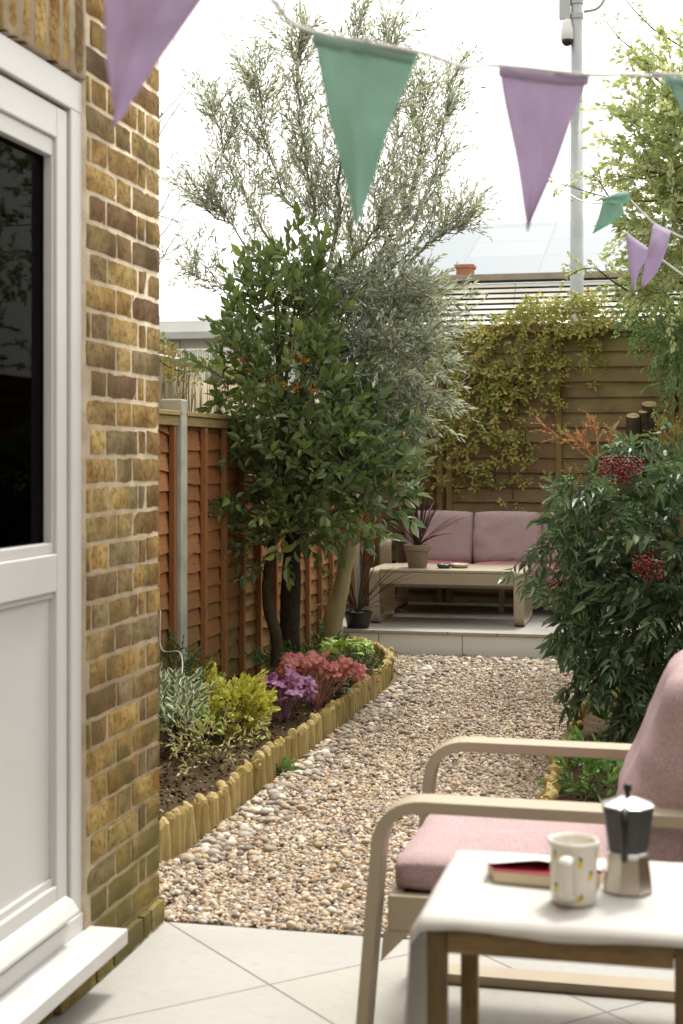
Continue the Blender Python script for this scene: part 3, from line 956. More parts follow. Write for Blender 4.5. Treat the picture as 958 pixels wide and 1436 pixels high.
mb = MB(); mb.box((-1.515, 2.69, .30), (-1.492, 3.3675, 1.018)); mb.box((-1.515, 3.3665, .30), (-1.482, 3.3685, 1.018)); mb.box((-1.515, 2.6685, .30), (-1.482, 2.69, 1.018)); mb.box((-1.515, 2.69, .30), (-1.4825, 3.3665, .318)); mb.box((-1.515, 2.69, 1.004), (-1.4825, 3.3665, 1.018))
mb.build('door_panel', M['upvc'], door, False, .003)
mb = MB()
prof = [(-1.475, .262), (-1.452, .25), (-1.436, .226), (-1.438, .216), (-1.475, .216)]
vs = [(x, 2.60, z) for x, z in prof] + [(x, 3.424, z) for x, z in prof]
mb.add(vs, quads=[(i, (i + 1) % 5, 5 + (i + 1) % 5, 5 + i) for i in range(5)], ngons=[[4, 3, 2, 1, 0], [5, 6, 7, 8, 9]])
mb.build('weather_bar', M['upvc'], door, False, .003)

# =================================================================== FENCES
def lap_panel(mb, a0, a1, z0, z1, fixed, axis, face, pitch=.098, wav=.008, n=26, lip=1.0):
    """wavy overlapping boards; axis 'y' runs along Y at x=fixed facing +X, 'x' runs along X facing -Y"""
    z = z0
    sgn = face
    while z < z1 - .02:
        h = pitch + rng.normal() * .006
        top = min(z + h + .018, z1)
        sd = rng.random() * 90
        w = wav * rng.uniform(.4, 1.5)
        rows = []
        for i in range(n + 1):
            s = a0 + (a1 - a0) * i / n
            zb = z + w * mnoise.noise(Vector((s * 3.5, sd, 0))) + w * .5 * mnoise.noise(Vector((s * 11, sd, 2)))
            b = .003 * mnoise.noise(Vector((s * 4, sd, 7)))
            pr = [(.000, top), ((.018 + b) * lip, zb), (.004 + b, zb - .001), (-.006, top)]
            mid = (.006, (top * .55 + zb * .45))
            row = []
            for dpt, zz in (pr[0], ((.010 + b) * lip, top * .5 + zb * .5), pr[1], pr[2], pr[3]):
                q = fixed + sgn * dpt
                row.append((q, s, zz) if axis == 'y' else (s, q, zz))
            rows.append(row)
        mb.grid(np.array(rows), rnd=rng.random())
        z += h


left_fence = thing('lap_fence', (XL, 8.2, 0), 'orange brown wavy lap board fence with grey concrete post along the left flower bed', 'fence')
posts = [5.0, 6.90, 9.14, 11.0]
tops = {5.0: 1.60, 6.90: 1.60, 9.14: 1.57, 11.0: 1.56}
for i, py in enumerate(posts):
    mb = MB(); mb.box((XL - .055, py - .05, 0), (XL + .055, py + .05, tops[py] + .03)); mb.build('post', M['concrete'], left_fence, False, .008)
for i in range(4):
    y0 = posts[i] + .05; y1 = (posts[i + 1] - .05) if i < 3 else YB - .02
    mb = MB(); lap_panel(mb, y0, y1, .03, 1.54, XL - .012, 'y', 1, .094, .022)
    pan = mb.build('panel', M['fence_l'], left_fence, False)
    nb = (5, 7, 6, 3)[i]
    for k in range(nb):
        yy = y0 + .02 + (y1 - y0 - .04) * k / (nb - 1)
        mb = MB(); mb.box((XL + .004, yy - .019, .02), (XL + .034, yy + .019, 1.50), rnd=rng.random()); mb.build('batten', M['batten_l'], pan, False, .003)
    mb = MB(); mb.box((XL + .002, y0, 1.50), (XL + .042, y1, 1.548), rnd=.3); mb.box((XL - .03, y0 - .02, 1.549), (XL + .055, y1 + .02, 1.572), rnd=.8); mb.build('top_rail', M['rail_l'], left_fence, False, .003)

rear_fence = thing('lap_fence', (-.4, YB, 0), 'tall weathered grey brown lap board fence behind the sofa, half hidden by climber', 'fence')
xs = [XL, -1.82, .02, XR + .05]
FT = 2.40
for i, px in enumerate(xs[1:3]):
    mb = MB(); mb.box((px - .04, YB + .01, 0), (px + .04, YB + .09, FT - .02)); mb.build('post', M['batten_r'], rear_fence, False, .005)
for i in range(3):
    x0, x1 = xs[i] + .01, xs[i + 1] - .01
    mb = MB(); lap_panel(mb, x0, x1, .02, FT - .05, YB, 'x', -1, .118, .006, lip=1.5)
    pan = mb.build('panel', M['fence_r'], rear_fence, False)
    nb = 2 if i == 0 else 3
    for k in range(nb):
        xx = x0 + .03 + (x1 - x0 - .06) * k / (nb - 1)
        mb = MB(); mb.box((xx - .024, YB - .052, .02), (xx + .024, YB - .021, FT - .06), rnd=rng.random()); mb.build('batten', M['batten_r'], pan, False, .003)
    mb = MB(); mb.box((x0 - .01, YB - .055, FT - .055), (x1 + .01, YB + .05, FT), rnd=.7); mb.build('top_rail', M['batten_r'], rear_fence, False, .004)

right_fence = thing('lap_fence', (XR, 6, 0), 'brown lap board fence along the right border, reflected in the door glass', 'fence')
for y0, y1 in ((-2.0, 2.6), (2.7, 7.3), (7.4, YB - .05)):
    mb = MB(); lap_panel(mb, y0, y1, .02, 1.95, XR + .012, 'y', -1, .118, .008); mb.build('panel', M['fence_l'], right_fence, True)
    mb = MB(); mb.box((XR - .04, y1, 0), (XR + .06, y1 + .1, 2.0)); mb.build('post', M['concrete'], right_fence)

# heather screen beyond the left fence with its pipe
mb = MB()
n = 2600
P = np.stack([rng.uniform(-2.86, -2.72, n), rng.uniform(5.2, 11.9, n), rng.uniform(.7, 1.5, n)], 1)
D = nrm(np.stack([rng.normal(size=n) * .04, rng.normal(size=n) * .10, np.ones(n)], 1))
twig_tubes(mb, twigs(P, D, rng.uniform(.35, .55, n), 4, 0, .06), rng.uniform(.003, .007, n), .6)
mb.box((-2.80, 5.2, 0), (-2.75, 11.9, 1.80), rnd=.3)
o = mb.build('heather_screen', M['reed'], None, True)
tag(o, 'dry heather brushwood screen standing behind the orange lap fence', 'screen')
mb = MB(); mb.tube(bez([onY(200, 497, 8.6), onY(240, 505, 8.75), onY(275, 512, 8.9), onY(310, 520, 9.1)], 12), .024, 10)
o = mb.build('grey_pipe', M['pipe'], None, True); tag(o, 'grey pipe running along the top of the heather screen', 'pipe')

# =================================================================== LOG EDGINGS
def edging(label, path, h, rr=(.017, .026), loc=None, group=None):
    t = thing('log_edging', loc, label, 'edging', group)
    p = A3([(x, y, 0) for x, y in path])
    seg = np.linalg.norm(np.diff(p, axis=0), axis=1); cum = np.concatenate([[0], np.cumsum(seg)])
    s = 0.0; cnt = 0; hcur = h; rest = MB()
    while s < cum[-1]:
        r = rng.uniform(*rr)
        s += r
        i = min(np.searchsorted(cum, s, 'right') - 1, len(seg) - 1)
        q = p[i] + (p[i + 1] - p[i]) * (s - cum[i]) / seg[i]
        hcur = h + .022 * mnoise.noise(Vector((s * 2.2, 0, 0))) + rng.normal() * .004
        mb = MB() if cnt < 98 else rest
        q = q + np.array([rng.normal() * .003, 0, 0])
        lean = rng.normal(size=2) * .004
        prof = [(0, -.03), (.25, hcur * .6), (.5, hcur - .006), (1, hcur)]
        zz = [-.03, hcur * .5, hcur - .005, hcur - .0015, hcur]
        rad = [r, r, r * .995, r * .97, r * .92]
        pts = [(q[0] + lean[0] * k, q[1] + lean[1] * k, z) for k, z in enumerate(zz)]
        mb.tube(pts, rad, 12, rnd=rng.random())
        # split logs have a flat cut top
        mb.mn = [0, 1] * (len(mb.mn) // 2)
        if cnt < 98: mb.build('log', [M['log'], M['logtop']], t, False)
        s += r * .95; cnt += 1
    if rest.v: rest.build('farther_logs', [M['log'], M['logtop']], t, True)['kind'] = 'stuff'
    return cnt


lp = [(EL - .03, 4.58), (EL - .01, 4.85), (EL + .012, 5.2), (EL - .01, 5.6), (EL, 6.3), (EL + .008, 7.2), (EL - .004, 7.8), (EL + .0, 8.3), (EL - .03, 8.75), (EL - .09, 9.1), (EL - .2, 9.42), (EL - .36, 9.66), (EL - .52, 9.8)]
lp = bez([(a, b, 0) for a, b in lp], 90)[:, :2]
n1 = edging('wavy golden log roll edging along the left flower bed, curving towards the deck', lp, .112, (.017, .025), (EL, 7.2, 0), 'log roll edgings')
rp = bez([(ER + .0, 4.9, 0), (ER + .004, 5.3, 0), (ER, 5.8, 0), (ER - .012, 6.3, 0), (ER + .01, 6.75, 0), (ER - .01, 7.2, 0), (ER + .0, 7.85, 0), (ER + .012, 8.5, 0), (ER + .03, 9.3, 0), (ER + .02, 9.85, 0)], 60)[:, :2]
n2 = edging('short yellow log edging on the right of the gravel, beneath the dark leafy shrub', rp, .10, (.020, .027), (ER, 7.2, 0), 'log roll edgings')

# =================================================================== TREES
def blob(px, py, Y, rx, ry, dep, w=None):
    c = onY(px, py, Y); d = (-c.x * SA + c.y * CA) / FPX
    b = (c.x, c.y, c.z, rx * d, dep, ry * d)
    return b + ((w,) if w else ())


def pl(pts):
    """polyline through (px, py, Y)"""
    return [onY(*p) for p in pts]


# ---- olive
TY = 8.25
base = onY(408, 950, TY); base.z = .04
olive = thing('olive_tree', base, 'tall feathery silver green olive tree with dark trunk by the orange fence', 'tree')
stem = bez([base] + pl([(407, 860, TY), (411, 760, TY), (416, 640, TY + .1), (436, 520, TY + .15), (455, 420, TY + .2)]), 24)
mb = MB(); mb.tube(stem, np.linspace(.062, .034, len(stem)), 12, wob=.25)
mb.build('trunk', M['bark_olive'], olive, True)
leaders = [
    ([(455, 420, 8.45), (472, 330, 8.5), (479, 230, 8.5), (490, 110, 8.55), (500, 38, 8.6)], .030, 52, .25),
    ([(455, 410, 8.45), (440, 310, 8.4), (424, 220, 8.4), (416, 120, 8.4), (419, 58, 8.4)], .022, 80, .25),
    ([(450, 400, 8.45), (420, 320, 8.6), (385, 240, 8.6), (366, 160, 8.6), (358, 118, 8.6)], .018, 62, .3),
    ([(440, 470, 8.4), (385, 350, 8.5), (335, 260, 8.6), (312, 200, 8.6), (306, 150, 8.6)], .018, 52, .3),
    ([(445, 450, 8.4), (370, 370, 8.3), (310, 310, 8.2), (282, 285, 8.2)], .014, 42, .3),
    ([(430, 480, 8.4), (350, 420, 8.3), (300, 400, 8.2), (268, 385, 8.2)], .012, 20, .4),
    ([(455, 430, 8.45), (520, 370, 8.6), (570, 290, 8.7), (592, 200, 8.7), (602, 125, 8.7)], .020, 74, .25),
    ([(520, 370, 8.6), (590, 300, 8.8), (615, 210, 8.9), (628, 118, 8.9)], .014, 52, .25),
    ([(470, 430, 8.45), (560, 370, 8.4), (625, 330, 8.4), (652, 318, 8.4)], .014, 44, .25),
    ([(480, 260, 8.5), (520, 150, 8.6), (545, 95, 8.6), (548, 50, 8.6)], .010, 36, .25),
    ([(478, 300, 8.5), (510, 210, 8.4), (540, 170, 8.3), (560, 150, 8.3)], .010, 34, .2),
    ([(460, 400, 8.4), (520, 330, 8.2), (545, 250, 8.2), (556, 200, 8.2)], .012, 40, .2),
    ([(440, 480, 8.4), (500, 440, 8.4), (550, 420, 8.4), (590, 430, 8.4)], .016, 46, .1),
    ([(430, 520, 8.4), (500, 500, 8.4), (560, 490, 8.4), (612, 500, 8.4)], .016, 50, .1),
    ([(430, 540, 8.4), (480, 550, 8.4), (540, 555, 8.4), (600, 570, 8.4)], .014, 46, .1),
    ([(450, 440, 8.4), (470, 430, 8.3), (490, 410, 8.3)], .012, 40, .1),
    ([(430, 520, 8.3), (450, 500, 8.3), (480, 490, 8.3)], .012, 40, .1),
    ([(455, 430, 8.4), (560, 440, 8.5), (605, 450, 8.6), (630, 465, 8.6)], .012, 30, .1),
]
bm_, lf = MB(), MB()
for pts, r, n, t0 in leaders:
    c = bez(pl(pts), 16); c[1:-1] += rng.normal(size=(len(c) - 2, 3)) * .012
    bm_.tube(c, np.linspace(r * .55, .002, len(c)), 6)
    T = np.broadcast_to(c, (n,) + c.shape)
    n = int(n * .98); T = np.broadcast_to(c, (n,) + c.shape)
    t = t0 * .7 + (1 - t0 * .7) * rng.random((n, 1)) ** 1.1
    P, D = interp(T, t); P, D = P[:, 0], D[:, 0]
    ht = P[:, 2:3]
    low = np.clip((2.6 - ht) / 1.0, 0, 1)
    out = nrm(rng.normal(size=(n, 3)) * np.array([1, .9, .35]))
    dd = nrm(out * (.66 + .42 * low) + np.array([0, 0, 1.0]) * (.9 - .5 * low) + D * .55)
    L = rng.uniform(.2, .52, n) * (1.1 - .5 * t[:, 0])
    tw = twigs(P, dd, L, 6, .25, .16)
    twig_tubes(bm_, tw, .0028)
    twig_leaves(lf, tw, 14, .75, .045, .0105, LO, .1, .35, .5)
    # side twigs
    P2, D2 = interp(tw, rng.uniform(.2, .8, (n, 2)))
    P2, D2 = P2.reshape(-1, 3), D2.reshape(-1, 3)
    tw2 = twigs(P2, nrm(D2 + rdir(len(P2)) * .9 + np.array([0, 0, .25])), rng.uniform(.10, .24, len(P2)), 5, .2, .15)
    twig_tubes(bm_, tw2, .0018)
    twig_leaves(lf, tw2, 9, .75, .042, .0098, LO, .08, .35, .5)
# dense silvery lower mass
bl = [blob(500, 470, 8.5, 70, 70, .4), blob(560, 500, 8.5, 55, 75, .35), blob(545, 560, 8.5, 65, 45, .3), blob(450, 450, 8.5, 45, 60, .3), blob(565, 425, 8.6, 50, 40, .3), blob(520, 410, 8.5, 60, 36, .3)]
P, d = in_blobs(bl, 400, .35, 1.0)
tw = twigs(P, nrm(d * .7 + np.array([.25, -.25, .35]) + .4 * rng.normal(size=P.shape)), rng.uniform(.16, .34, len(P)), 6, .35, .14)
twig_tubes(bm_, tw, .0024); twig_leaves(lf, tw, 16, .8, .062, .0165, LO, .05, .35, .5)
bm_.build('branches', M['olive_twig'], olive, True)
lf.build('crown', M['olive_leaf'], olive, False)

# ---- bay, with two curved stems
BY = 7.85
base = onY(390, 960, BY); base.z = .04
bay = thing('bay_tree', base, 'dense dark green bay tree with orange bud clusters beside the concrete fence post', 'tree')
mb = MB()
c = bez([base] + pl([(388, 900, BY), (376, 845, BY), (378, 790, BY), (392, 700, BY), (392, 560, BY), (400, 420, BY)]), 28)
mb.tube(c, np.linspace(.040, .012, len(c)), 10, wob=.3)
mb.build('trunk', M['bark_bay'], bay, True)
bm_, lf = MB(), MB()
bl = [blob(390, 470, BY, 70, 70, .28), blob(350, 520, BY, 48, 60, .28), blob(420, 560, BY, 70, 70, .32), blob(370, 620, BY, 45, 55, .3), blob(435, 640, BY, 65, 60, .32), blob(405, 700, BY, 75, 55, .3), blob(355, 700, BY, 30, 50, .26), blob(420, 395, BY, 42, 45, .2, .006), blob(385, 405, BY, 38, 40, .2, .005), blob(460, 690, BY, 60, 55, .25), blob(390, 760, BY + .1, 55, 28, .2)]
P, d = in_blobs(bl, 400, .55, 1.08)
ht = np.clip((P[:, 2:3] - 1.3) / .8, -1, 1)
tw = twigs(P, nrm(d * .8 + np.array([0, -.15, .55]) + np.array([0, 0, .5]) * ht + .25 * rng.normal(size=P.shape)), rng.uniform(.12, .26, len(P)), 5, .15, .1)
twig_tubes(bm_, tw, .003); twig_leaves(lf, tw, 8, 1.15, .074, .038, LT, .15, .4, .5)
shoots = [(405, 430, 405, 318), (365, 440, 362, 350), (440, 440, 446, 352), (385, 430, 384, 360), (318, 560, 308, 462), (330, 520, 326, 430), (425, 420, 428, 335), (345, 470, 344, 392), (345, 700, 330, 735), (370, 760, 325, 740), (310, 590, 300, 540)]
A = []
for a, b, c2, d2 in shoots:
    p0, p1 = onY(a, b, BY - .05), onY(c2, d2, BY - .1); A.append(np.linspace(p0, p1, 7))
A = np.array(A); A[:, 1:-1] += rng.normal(size=A[:, 1:-1].shape) * .008
twig_tubes(bm_, A, .004); twig_leaves(lf, A, 15, .95, .070, .034, LT, .05, .35, .5)
# long branches carrying the crown
for b in bl:
    c = bez([onY(392, 640, BY), ((onY(392, 600, BY) + Vector(b[:3])) / 2 + Vector((0, 0, .05))), Vector(b[:3])], 8)
    bm_.tube(c, np.linspace(.014, .005, len(c)), 5)
bm_.build('branches', M['bark_bay'], bay, True)
lf.build('crown', M['bay_leaf'], bay, False)
for cx, cy in ((400, 505), (408, 500), (372, 545), (350, 520), (395, 540), (425, 505), (440, 548), (338, 505), (385, 528), (415, 545)):
    p = np.array(onY(cx, cy, BY - .28)); mb = MB(); q = p + rng.normal(size=(20, 3)) * np.array([.014, .012, .012])
    stones(mb, q, np.full((20, 3), .006) * rng.uniform(.6, 1.3, (20, 1)), 0)
    mb.build('flower_cluster', M['orange_bud'], bay, True)

# ---- laurel with the pale trunk
LY = 8.95
base = onY(466, 922, LY); base.z = .04
lau = thing('laurel_tree', base, 'small glossy leaved tree on a pale bent trunk, nearest the deck', 'tree')
mb = MB()
c = bez([base] + pl([(469, 870, LY), (479, 815, LY), (488, 768, LY), (493, 720, LY), (487, 660, LY), (490, 600, LY - .4), (490, 560, LY - .6)]), 30)
mb.tube(c, np.interp(np.linspace(0, 1, len(c)), [0, .3, .5, .6, 1], [.062, .052, .056, .036, .010]), 14, wob=.3)
c = bez(pl([(487, 775, LY), (500, 740, LY - .05), (510, 700, LY - .1), (530, 640, LY - .1)]), 12)
mb.tube(c, np.linspace(.036, .010, len(c)), 10, wob=.2)
mb.build('trunk', M['bark_pale'], lau, True)
bm_, lf = MB(), MB()
bl = [blob(470, 640, LY - .65, 62, 55, .3), blob(506, 648, LY - .65, 55, 48, .3), blob(485, 698, LY - .65, 60, 42, .28), blob(528, 690, LY - .7, 36, 36, .22), blob(490, 600, LY - .65, 40, 40, .22), blob(450, 690, LY - .65, 40, 50, .25), blob(522, 612, LY - .6, 28, 32, .18)]
P, d = in_blobs(bl, 260, .5, 1.08)
tw = twigs(P, nrm(d * .8 + np.array([.05, -.25, .5]) + .25 * rng.normal(size=P.shape)), rng.uniform(.12, .25, len(P)), 5, .1, .1)
twig_tubes(bm_, tw, .003); twig_leaves(lf, tw, 8, 1.1, .088, .042, LT, .2, .4, .5)
A = []
for a, b, c2, d2 in [(494, 600, 489, 482), (526, 620, 533, 548), (520, 600, 505, 545), (470, 610, 476, 555), (560, 660, 566, 640), (500, 600, 498, 520)]:
    A.append(np.linspace(onY(a, b, LY - .75), onY(c2, d2, LY - .8), 7))
A = np.array(A); A[:, 1:-1] += rng.normal(size=A[:, 1:-1].shape) * .006
twig_tubes(bm_, A, .004); twig_leaves(lf, A, 11, .85, .095, .038, LT, .1, .3, .5, rnd_shift=np.array([.35, .2, .2, .1, .1, .3]))
for b in bl:
    c = bez([onY(490, 740, LY), ((onY(490, 690, LY - .3) + Vector(b[:3])) / 2), Vector(b[:3])], 8)
    bm_.tube(c, np.linspace(.014, .005, len(c)), 5)
bm_.build('branches', M['bark_pale'], lau, True)
lf.build('crown', M['laurel_leaf'], lau, False)

# ---- bright leafy tree at right, rooted in the right bed
RY = 10.3
base = Vector((.75, 9.2, .03))
bt = thing('leafy_tree', base, 'bright yellow green leafy tree at the upper right above the rear fence', 'tree')
bm_, lf = MB(), MB()
mb = MB()
c = bez([base, (.74, 9.5, 1.2), (.68, 9.9, 2.2), (.55, 10.2, 3.0), (.47, 10.3, 3.8)], 18); mb.tube(c, np.linspace(.06, .005, len(c)), 10, wob=.2)
mb.build('trunk', M['bark_bay'], bt, True)
bl = [blob(950, 210, RY, 62, 70, .5), blob(930, 300, RY, 52, 60, .45), blob(950, 120, RY, 50, 50, .45), blob(905, 180, RY, 36, 50, .35), blob(960, 330, RY, 60, 70, .5), blob(1010, 230, RY, 70, 110, .55), blob(922, 385, RY, 36, 40, .3), blob(888, 235, RY, 26, 40, .25), blob(1060, 330, RY, 70, 90, .5), blob(948, 400, RY, 45, 40, .4), (1.1, 10.6, 3.6, .6, .6, .7), (1.7, 10.8, 3.2, .7, .7, .8), (1.8, 11.0, 4.3, .6, .6, .6), (1.5, 10.4, 2.3, .5, .5, .5), (2.2, 11.2, 3.4, .6, .6, .9)]
P, d = in_blobs(bl[:10], 1050, .3, 1.05)
Po, do = in_blobs(bl[10:], 260, .4, 1.0)  # out-of-frame crown, added to darken the reflection in the door glass
P = np.vstack([P, Po]); d = np.vstack([d, do])
tw = twigs(P, nrm(d * .8 + np.array([-.15, -.1, .25]) + .5 * rng.normal(size=P.shape)), rng.uniform(.12, .33, len(P)), 6, .3, .2)
twig_tubes(bm_, tw, .0028); twig_leaves(lf, tw, 13, .9, .048, .032, LT, .1, .5, .5)
for b in bl:
    s = Vector((.6, 10.0, b[2] - .5)); c = bez([s, (s + Vector(b[:3])) / 2 + Vector((0, 0, .08)), Vector(b[:3])], 8); bm_.tube(c, np.linspace(.018, .005, len(c)), 5)
A = []
for pts in ([(985, 285, 10.2), (930, 282, 10.1), (870, 282, 10.0), (820, 268, 9.9), (782, 256, 9.9)], [(1000, 95, 10.2), (950, 62, 10.2), (915, 40, 10.2), (890, 15, 10.2), (868, -12, 10.2)], [(960, 230, 10.0), (930, 245, 9.9), (905, 250, 9.8), (880, 248, 9.8), (862, 244, 9.8)], [(900, 320, 10.2), (870, 300, 10.2), (845, 262, 10.2), (838, 250, 10.2), (830, 245, 10.2)], [(960, 150, 10.2), (920, 110, 10.2), (900, 80, 10.2), (870, 55, 10.2), (850, 30, 10.2)], [(900, 420, 10.2), (860, 395, 10.2), (835, 375, 10.2), (815, 378, 10.2), (800, 385, 10.2)]):
    A.append(np.array([onY(*p) for p in pts]))
A = np.array(A)
twig_tubes(bm_, A, .008, .3, sides=5)
P2, D2 = interp(A, np.linspace(.3, 1, 14)[None].repeat(len(A), 0)); P2, D2 = P2.reshape(-1, 3), D2.reshape(-1, 3)
tw = twigs(P2, nrm(D2 + rdir(len(P2)) * .9), rng.uniform(.05, .16, len(P2)), 5, .2, .2); twig_tubes(bm_, tw, .002)
twig_leaves(lf, tw, 7, .9, .036, .018, LT, .3, .5, .5)
bm_.build('branches', M['twig'], bt, True)
lf.build('crown', M['bright_leaf'], bt, False)

# drooping fresh green shrub on the rear fence at the right edge
base = Vector((.42, 11.3, .16))
ds = thing('climbing_shrub', base, 'fresh green fine leaved shrub spilling over the right end of the rear fence', 'shrub')
mb = MB(); c = bez([base, (.42, 11.35, 1.2), (.35, 11.5, 2.0), (.25, 11.6, 2.5)], 12); mb.tube(c, np.linspace(.03, .012, len(c)), 8); mb.build('stem', M['twig'], ds, True)
lf, bm_ = MB(), MB()
bl = [blob(925, 440, 11.3, 42, 36, .3), blob(955, 480, 11.2, 40, 50, .3), blob(940, 400, 11.4, 45, 40, .3), blob(1000, 440, 11.3, 50, 70, .3), blob(955, 545, 11.5, 22, 30, .2), blob(890, 420, 11.5, 25, 25, .2), blob(940, 355, 11.4, 30, 30, .25)]
P, d = in_blobs(bl, 420, .3, 1)
tw = twigs(P, nrm(d + np.array([-.1, -.3, -.1]) + .4 * rng.normal(size=P.shape)), rng.uniform(.12, .3, len(P)), 6, .6, .15)
twig_tubes(bm_, tw, .002); twig_leaves(lf, tw, 15, 1.0, .042, .02, LT, .1, .4, .5, pairs=True)
bm_.build('branches', M['twig'], ds, True); lf.build('foliage', M['drape_leaf'], ds, False)

# cut stumps against the rear fence, sawn at a slant
def stump_stick(t, x, y, z0, z1, r, part):
    mb = MB(); n = 14; rows = []
    for z in np.linspace(0, 1, 8):
        row = []
        for k in range(n):
            th = 2 * PI * k / n; rr = r * (1 + .12 * mnoise.noise(Vector((math.cos(th) * 2, math.sin(th) * 2, z * 6 + x * 9))))
            row.append((x + rr * math.cos(th) + .012 * math.sin(z * 5), y + rr * math.sin(th), z0 + (z1 - z0) * z + z * rr * math.sin(th) * .42))
        rows.append(row)
    rows = np.array(rows); mb.grid(np.concatenate([rows, rows[:, :1]], 1)[:, ::-1], rnd=.5)
    o = mb.build(part, M['bark_bay'], t, True)
    top = rows[-1] + np.array([0, -.001, .003]); c = top.mean(0) + np.array([0, -.002, .003])
    mb = MB(); mb.add(np.vstack([c[None], c + (top - c) * .97]), tris=[(0, 1 + k, 1 + (k + 1) % n) for k in range(n)]); mb.build('cut_face', M['cutwood'], t if part == 'trunk' else o, False)


p = onY(890, 583, 11.55)
t = thing('tree_stump', (p.x, p.y, .16), 'shorter cut tree stump with twin pale sawn tops against the rear fence', 'stump', 'cut stumps')
stump_stick(t, p.x, p.y, .16, p.z, .055, 'trunk')
stump_stick(t, p.x + .075, p.y + .02, p.z - .3, p.z + .03, .036, 'side_branch')
p = onY(913, 567, 11.62)
t = thing('tree_stump', (p.x, p.y, .16), 'taller single cut tree stump with pale sawn top against the rear fence', 'stump', 'cut stumps')
stump_stick(t, p.x, p.y, .16, p.z, .06, 'trunk')

# bare tree beyond the house corner
base = onY(205, 640, 15); base.z = -.05
bare = thing('bare_tree', base, 'bare thin branched tree against the white sky, just beyond the house corner', 'tree')
mb = MB(); c = bez([base, onY(200, 500, 15), onY(190, 320, 15), onY(195, 100, 15)], 14); mb.tube(c, np.linspace(.10, .006, len(c)), 8); mb.build('trunk', M['twig_grey'], bare, True)
mb = MB(); A = []
for pts in ([(195, 330), (225, 260), (255, 160), (290, 60)], [(195, 350), (230, 300), (260, 235), (285, 180)], [(195, 360), (235, 340), (275, 300), (300, 270)], [(195, 250), (225, 170), (245, 100), (262, 30)], [(195, 380), (235, 352), (265, 345), (290, 325)], [(195, 200), (230, 120), (262, 85), (285, 75)], [(195, 300), (228, 325), (258, 318), (285, 290)], [(195, 420), (230, 400), (250, 350), (268, 300)]):
    A.append(twigs([onY(*pts[0], 15)], [Vector(onY(*pts[3], 15)) - Vector(onY(*pts[0], 15))], (onY(*pts[3], 15) - onY(*pts[0], 15)).length, 9, 0, .22)[0])
A = np.array(A); twig_tubes(mb, A, .008, .25, sides=5)
P2, D2 = interp(A, rng.uniform(.25, .98, (len(A), 6))); P2, D2 = P2.reshape(-1, 3), D2.reshape(-1, 3)
t2 = twigs(P2, nrm(D2 + rdir(len(P2)) * .7), rng.uniform(.2, .6, len(P2)), 6, 0, .2); twig_tubes(mb, t2, .0035, .3)
P3, D3 = interp(t2, rng.uniform(.3, 1, (len(t2), 3))); P3, D3 = P3.reshape(-1, 3), D3.reshape(-1, 3)
t3 = twigs(P3, nrm(D3 + rdir(len(P3)) * .7), rng.uniform(.08, .25, len(P3)), 4, 0, .2); twig_tubes(mb, t3, .002, .4)
mb.build('branches', M['twig_grey'], bare, True)

# =================================================================== CLIMBER ON THE REAR FENCE
vine = thing('climbing_vine', (-.9, YB - .08, .16), 'yellow green five leaved climber trailing down the rear fence and mounding over its top', 'climber')
mb = MB(); lf = MB()
vs = []
for x0, y0, x1, y1 in ((700, 455, 690, 690), (710, 455, 655, 640), (745, 455, 740, 660), (690, 460, 610, 600), (690, 455, 640, 560), (770, 455, 790, 560), (760, 455, 700, 560), (720, 455, 735, 640), (800, 455, 740, 540), (665, 465, 600, 520), (680, 470, 600, 690), (640, 480, 580, 640), (820, 455, 850, 520), (690, 480, 720, 700)):
    a, b = np.array(onY(x0, y0, YB - .06)), np.array(onY(x1, y1, YB - .06))
    c = np.linspace(a, b, 16); w = np.cumsum(rng.normal(size=16)) * .022; c[:, 0] += w - np.linspace(0, w[-1], 16); c[:, 1] += rng.normal(size=16) * .008
    mb.tube(c, .004, 4); vs.append(c)
vs = np.array(vs)


def clusters(lf, P, N, L=.05, W=.026, k=5, tilt=.5):
    n = len(P)
    N = nrm(N + rng.normal(size=(n, 3)) * .5)
    a = nrm(np.cross(N, rdir(n))); b = np.cross(N, a)
    rn = rng.random(n); sz = rng.uniform(.65, 1.2, n)
    for j in range(k):
        th = 2 * PI * j / k + rng.normal(size=n) * .15
        d = a * np.cos(th)[:, None] + b * np.sin(th)[:, None] + N * rng.normal(size=(n, 1)) * .3
        put(lf, LT, P + d * .007, d, N + .3 * rng.normal(size=(n, 3)), L * sz * rng.uniform(.7, 1.1, n), W * sz, np.clip(rn * .7 + rng.random(n) * .3, 0, 1))


P1, _ = interp(vs, rng.uniform(0, 1, (len(vs), 17))); P1 = P1.reshape(-1, 3) + rng.normal(size=(len(vs) * 17, 3)) * np.array([.05, .0, .05])
P1[:, 1] = YB - .06 - rng.random(len(P1)) * .10
regs = [(710, 485, 60, 30, 90), (700, 540, 45, 40, 60), (650, 520, 40, 40, 45), (750, 560, 55, 50, 60), (690, 600, 45, 60, 60), (770, 480, 70, 25, 70), (650, 660, 60, 40, 90), (720, 660, 40, 40, 56), (600, 600, 40, 60, 60), (640, 580, 50, 60, 80), (690, 560, 70, 70, 70), (590, 680, 30, 25, 30), (780, 520, 60, 40, 45), (815, 466, 34, 16, 50), (840, 458, 22, 10, 30), (740, 530, 110, 90, 70)]
Q = []
for cx, cy, rx, ry, n in regs:
    for _ in range(int(n * .62)):
        p = onY(cx + rng.normal() * rx * .55, cy + rng.normal() * ry * .55, YB - .05)
        if p.z > FT + .02: p.z = FT - rng.random() * .2
        Q.append((p.x, YB - .055 - rng.random() * .12, p.z))
Q = np.array(Q); keep = np.array([mnoise.noise(Vector((q[0] * 5, q[2] * 5, 3.3))) + .5 * mnoise.noise(Vector((q[0] * 13, q[2] * 13, 1.3))) > -.30 + .3 * rng.random() for q in Q])
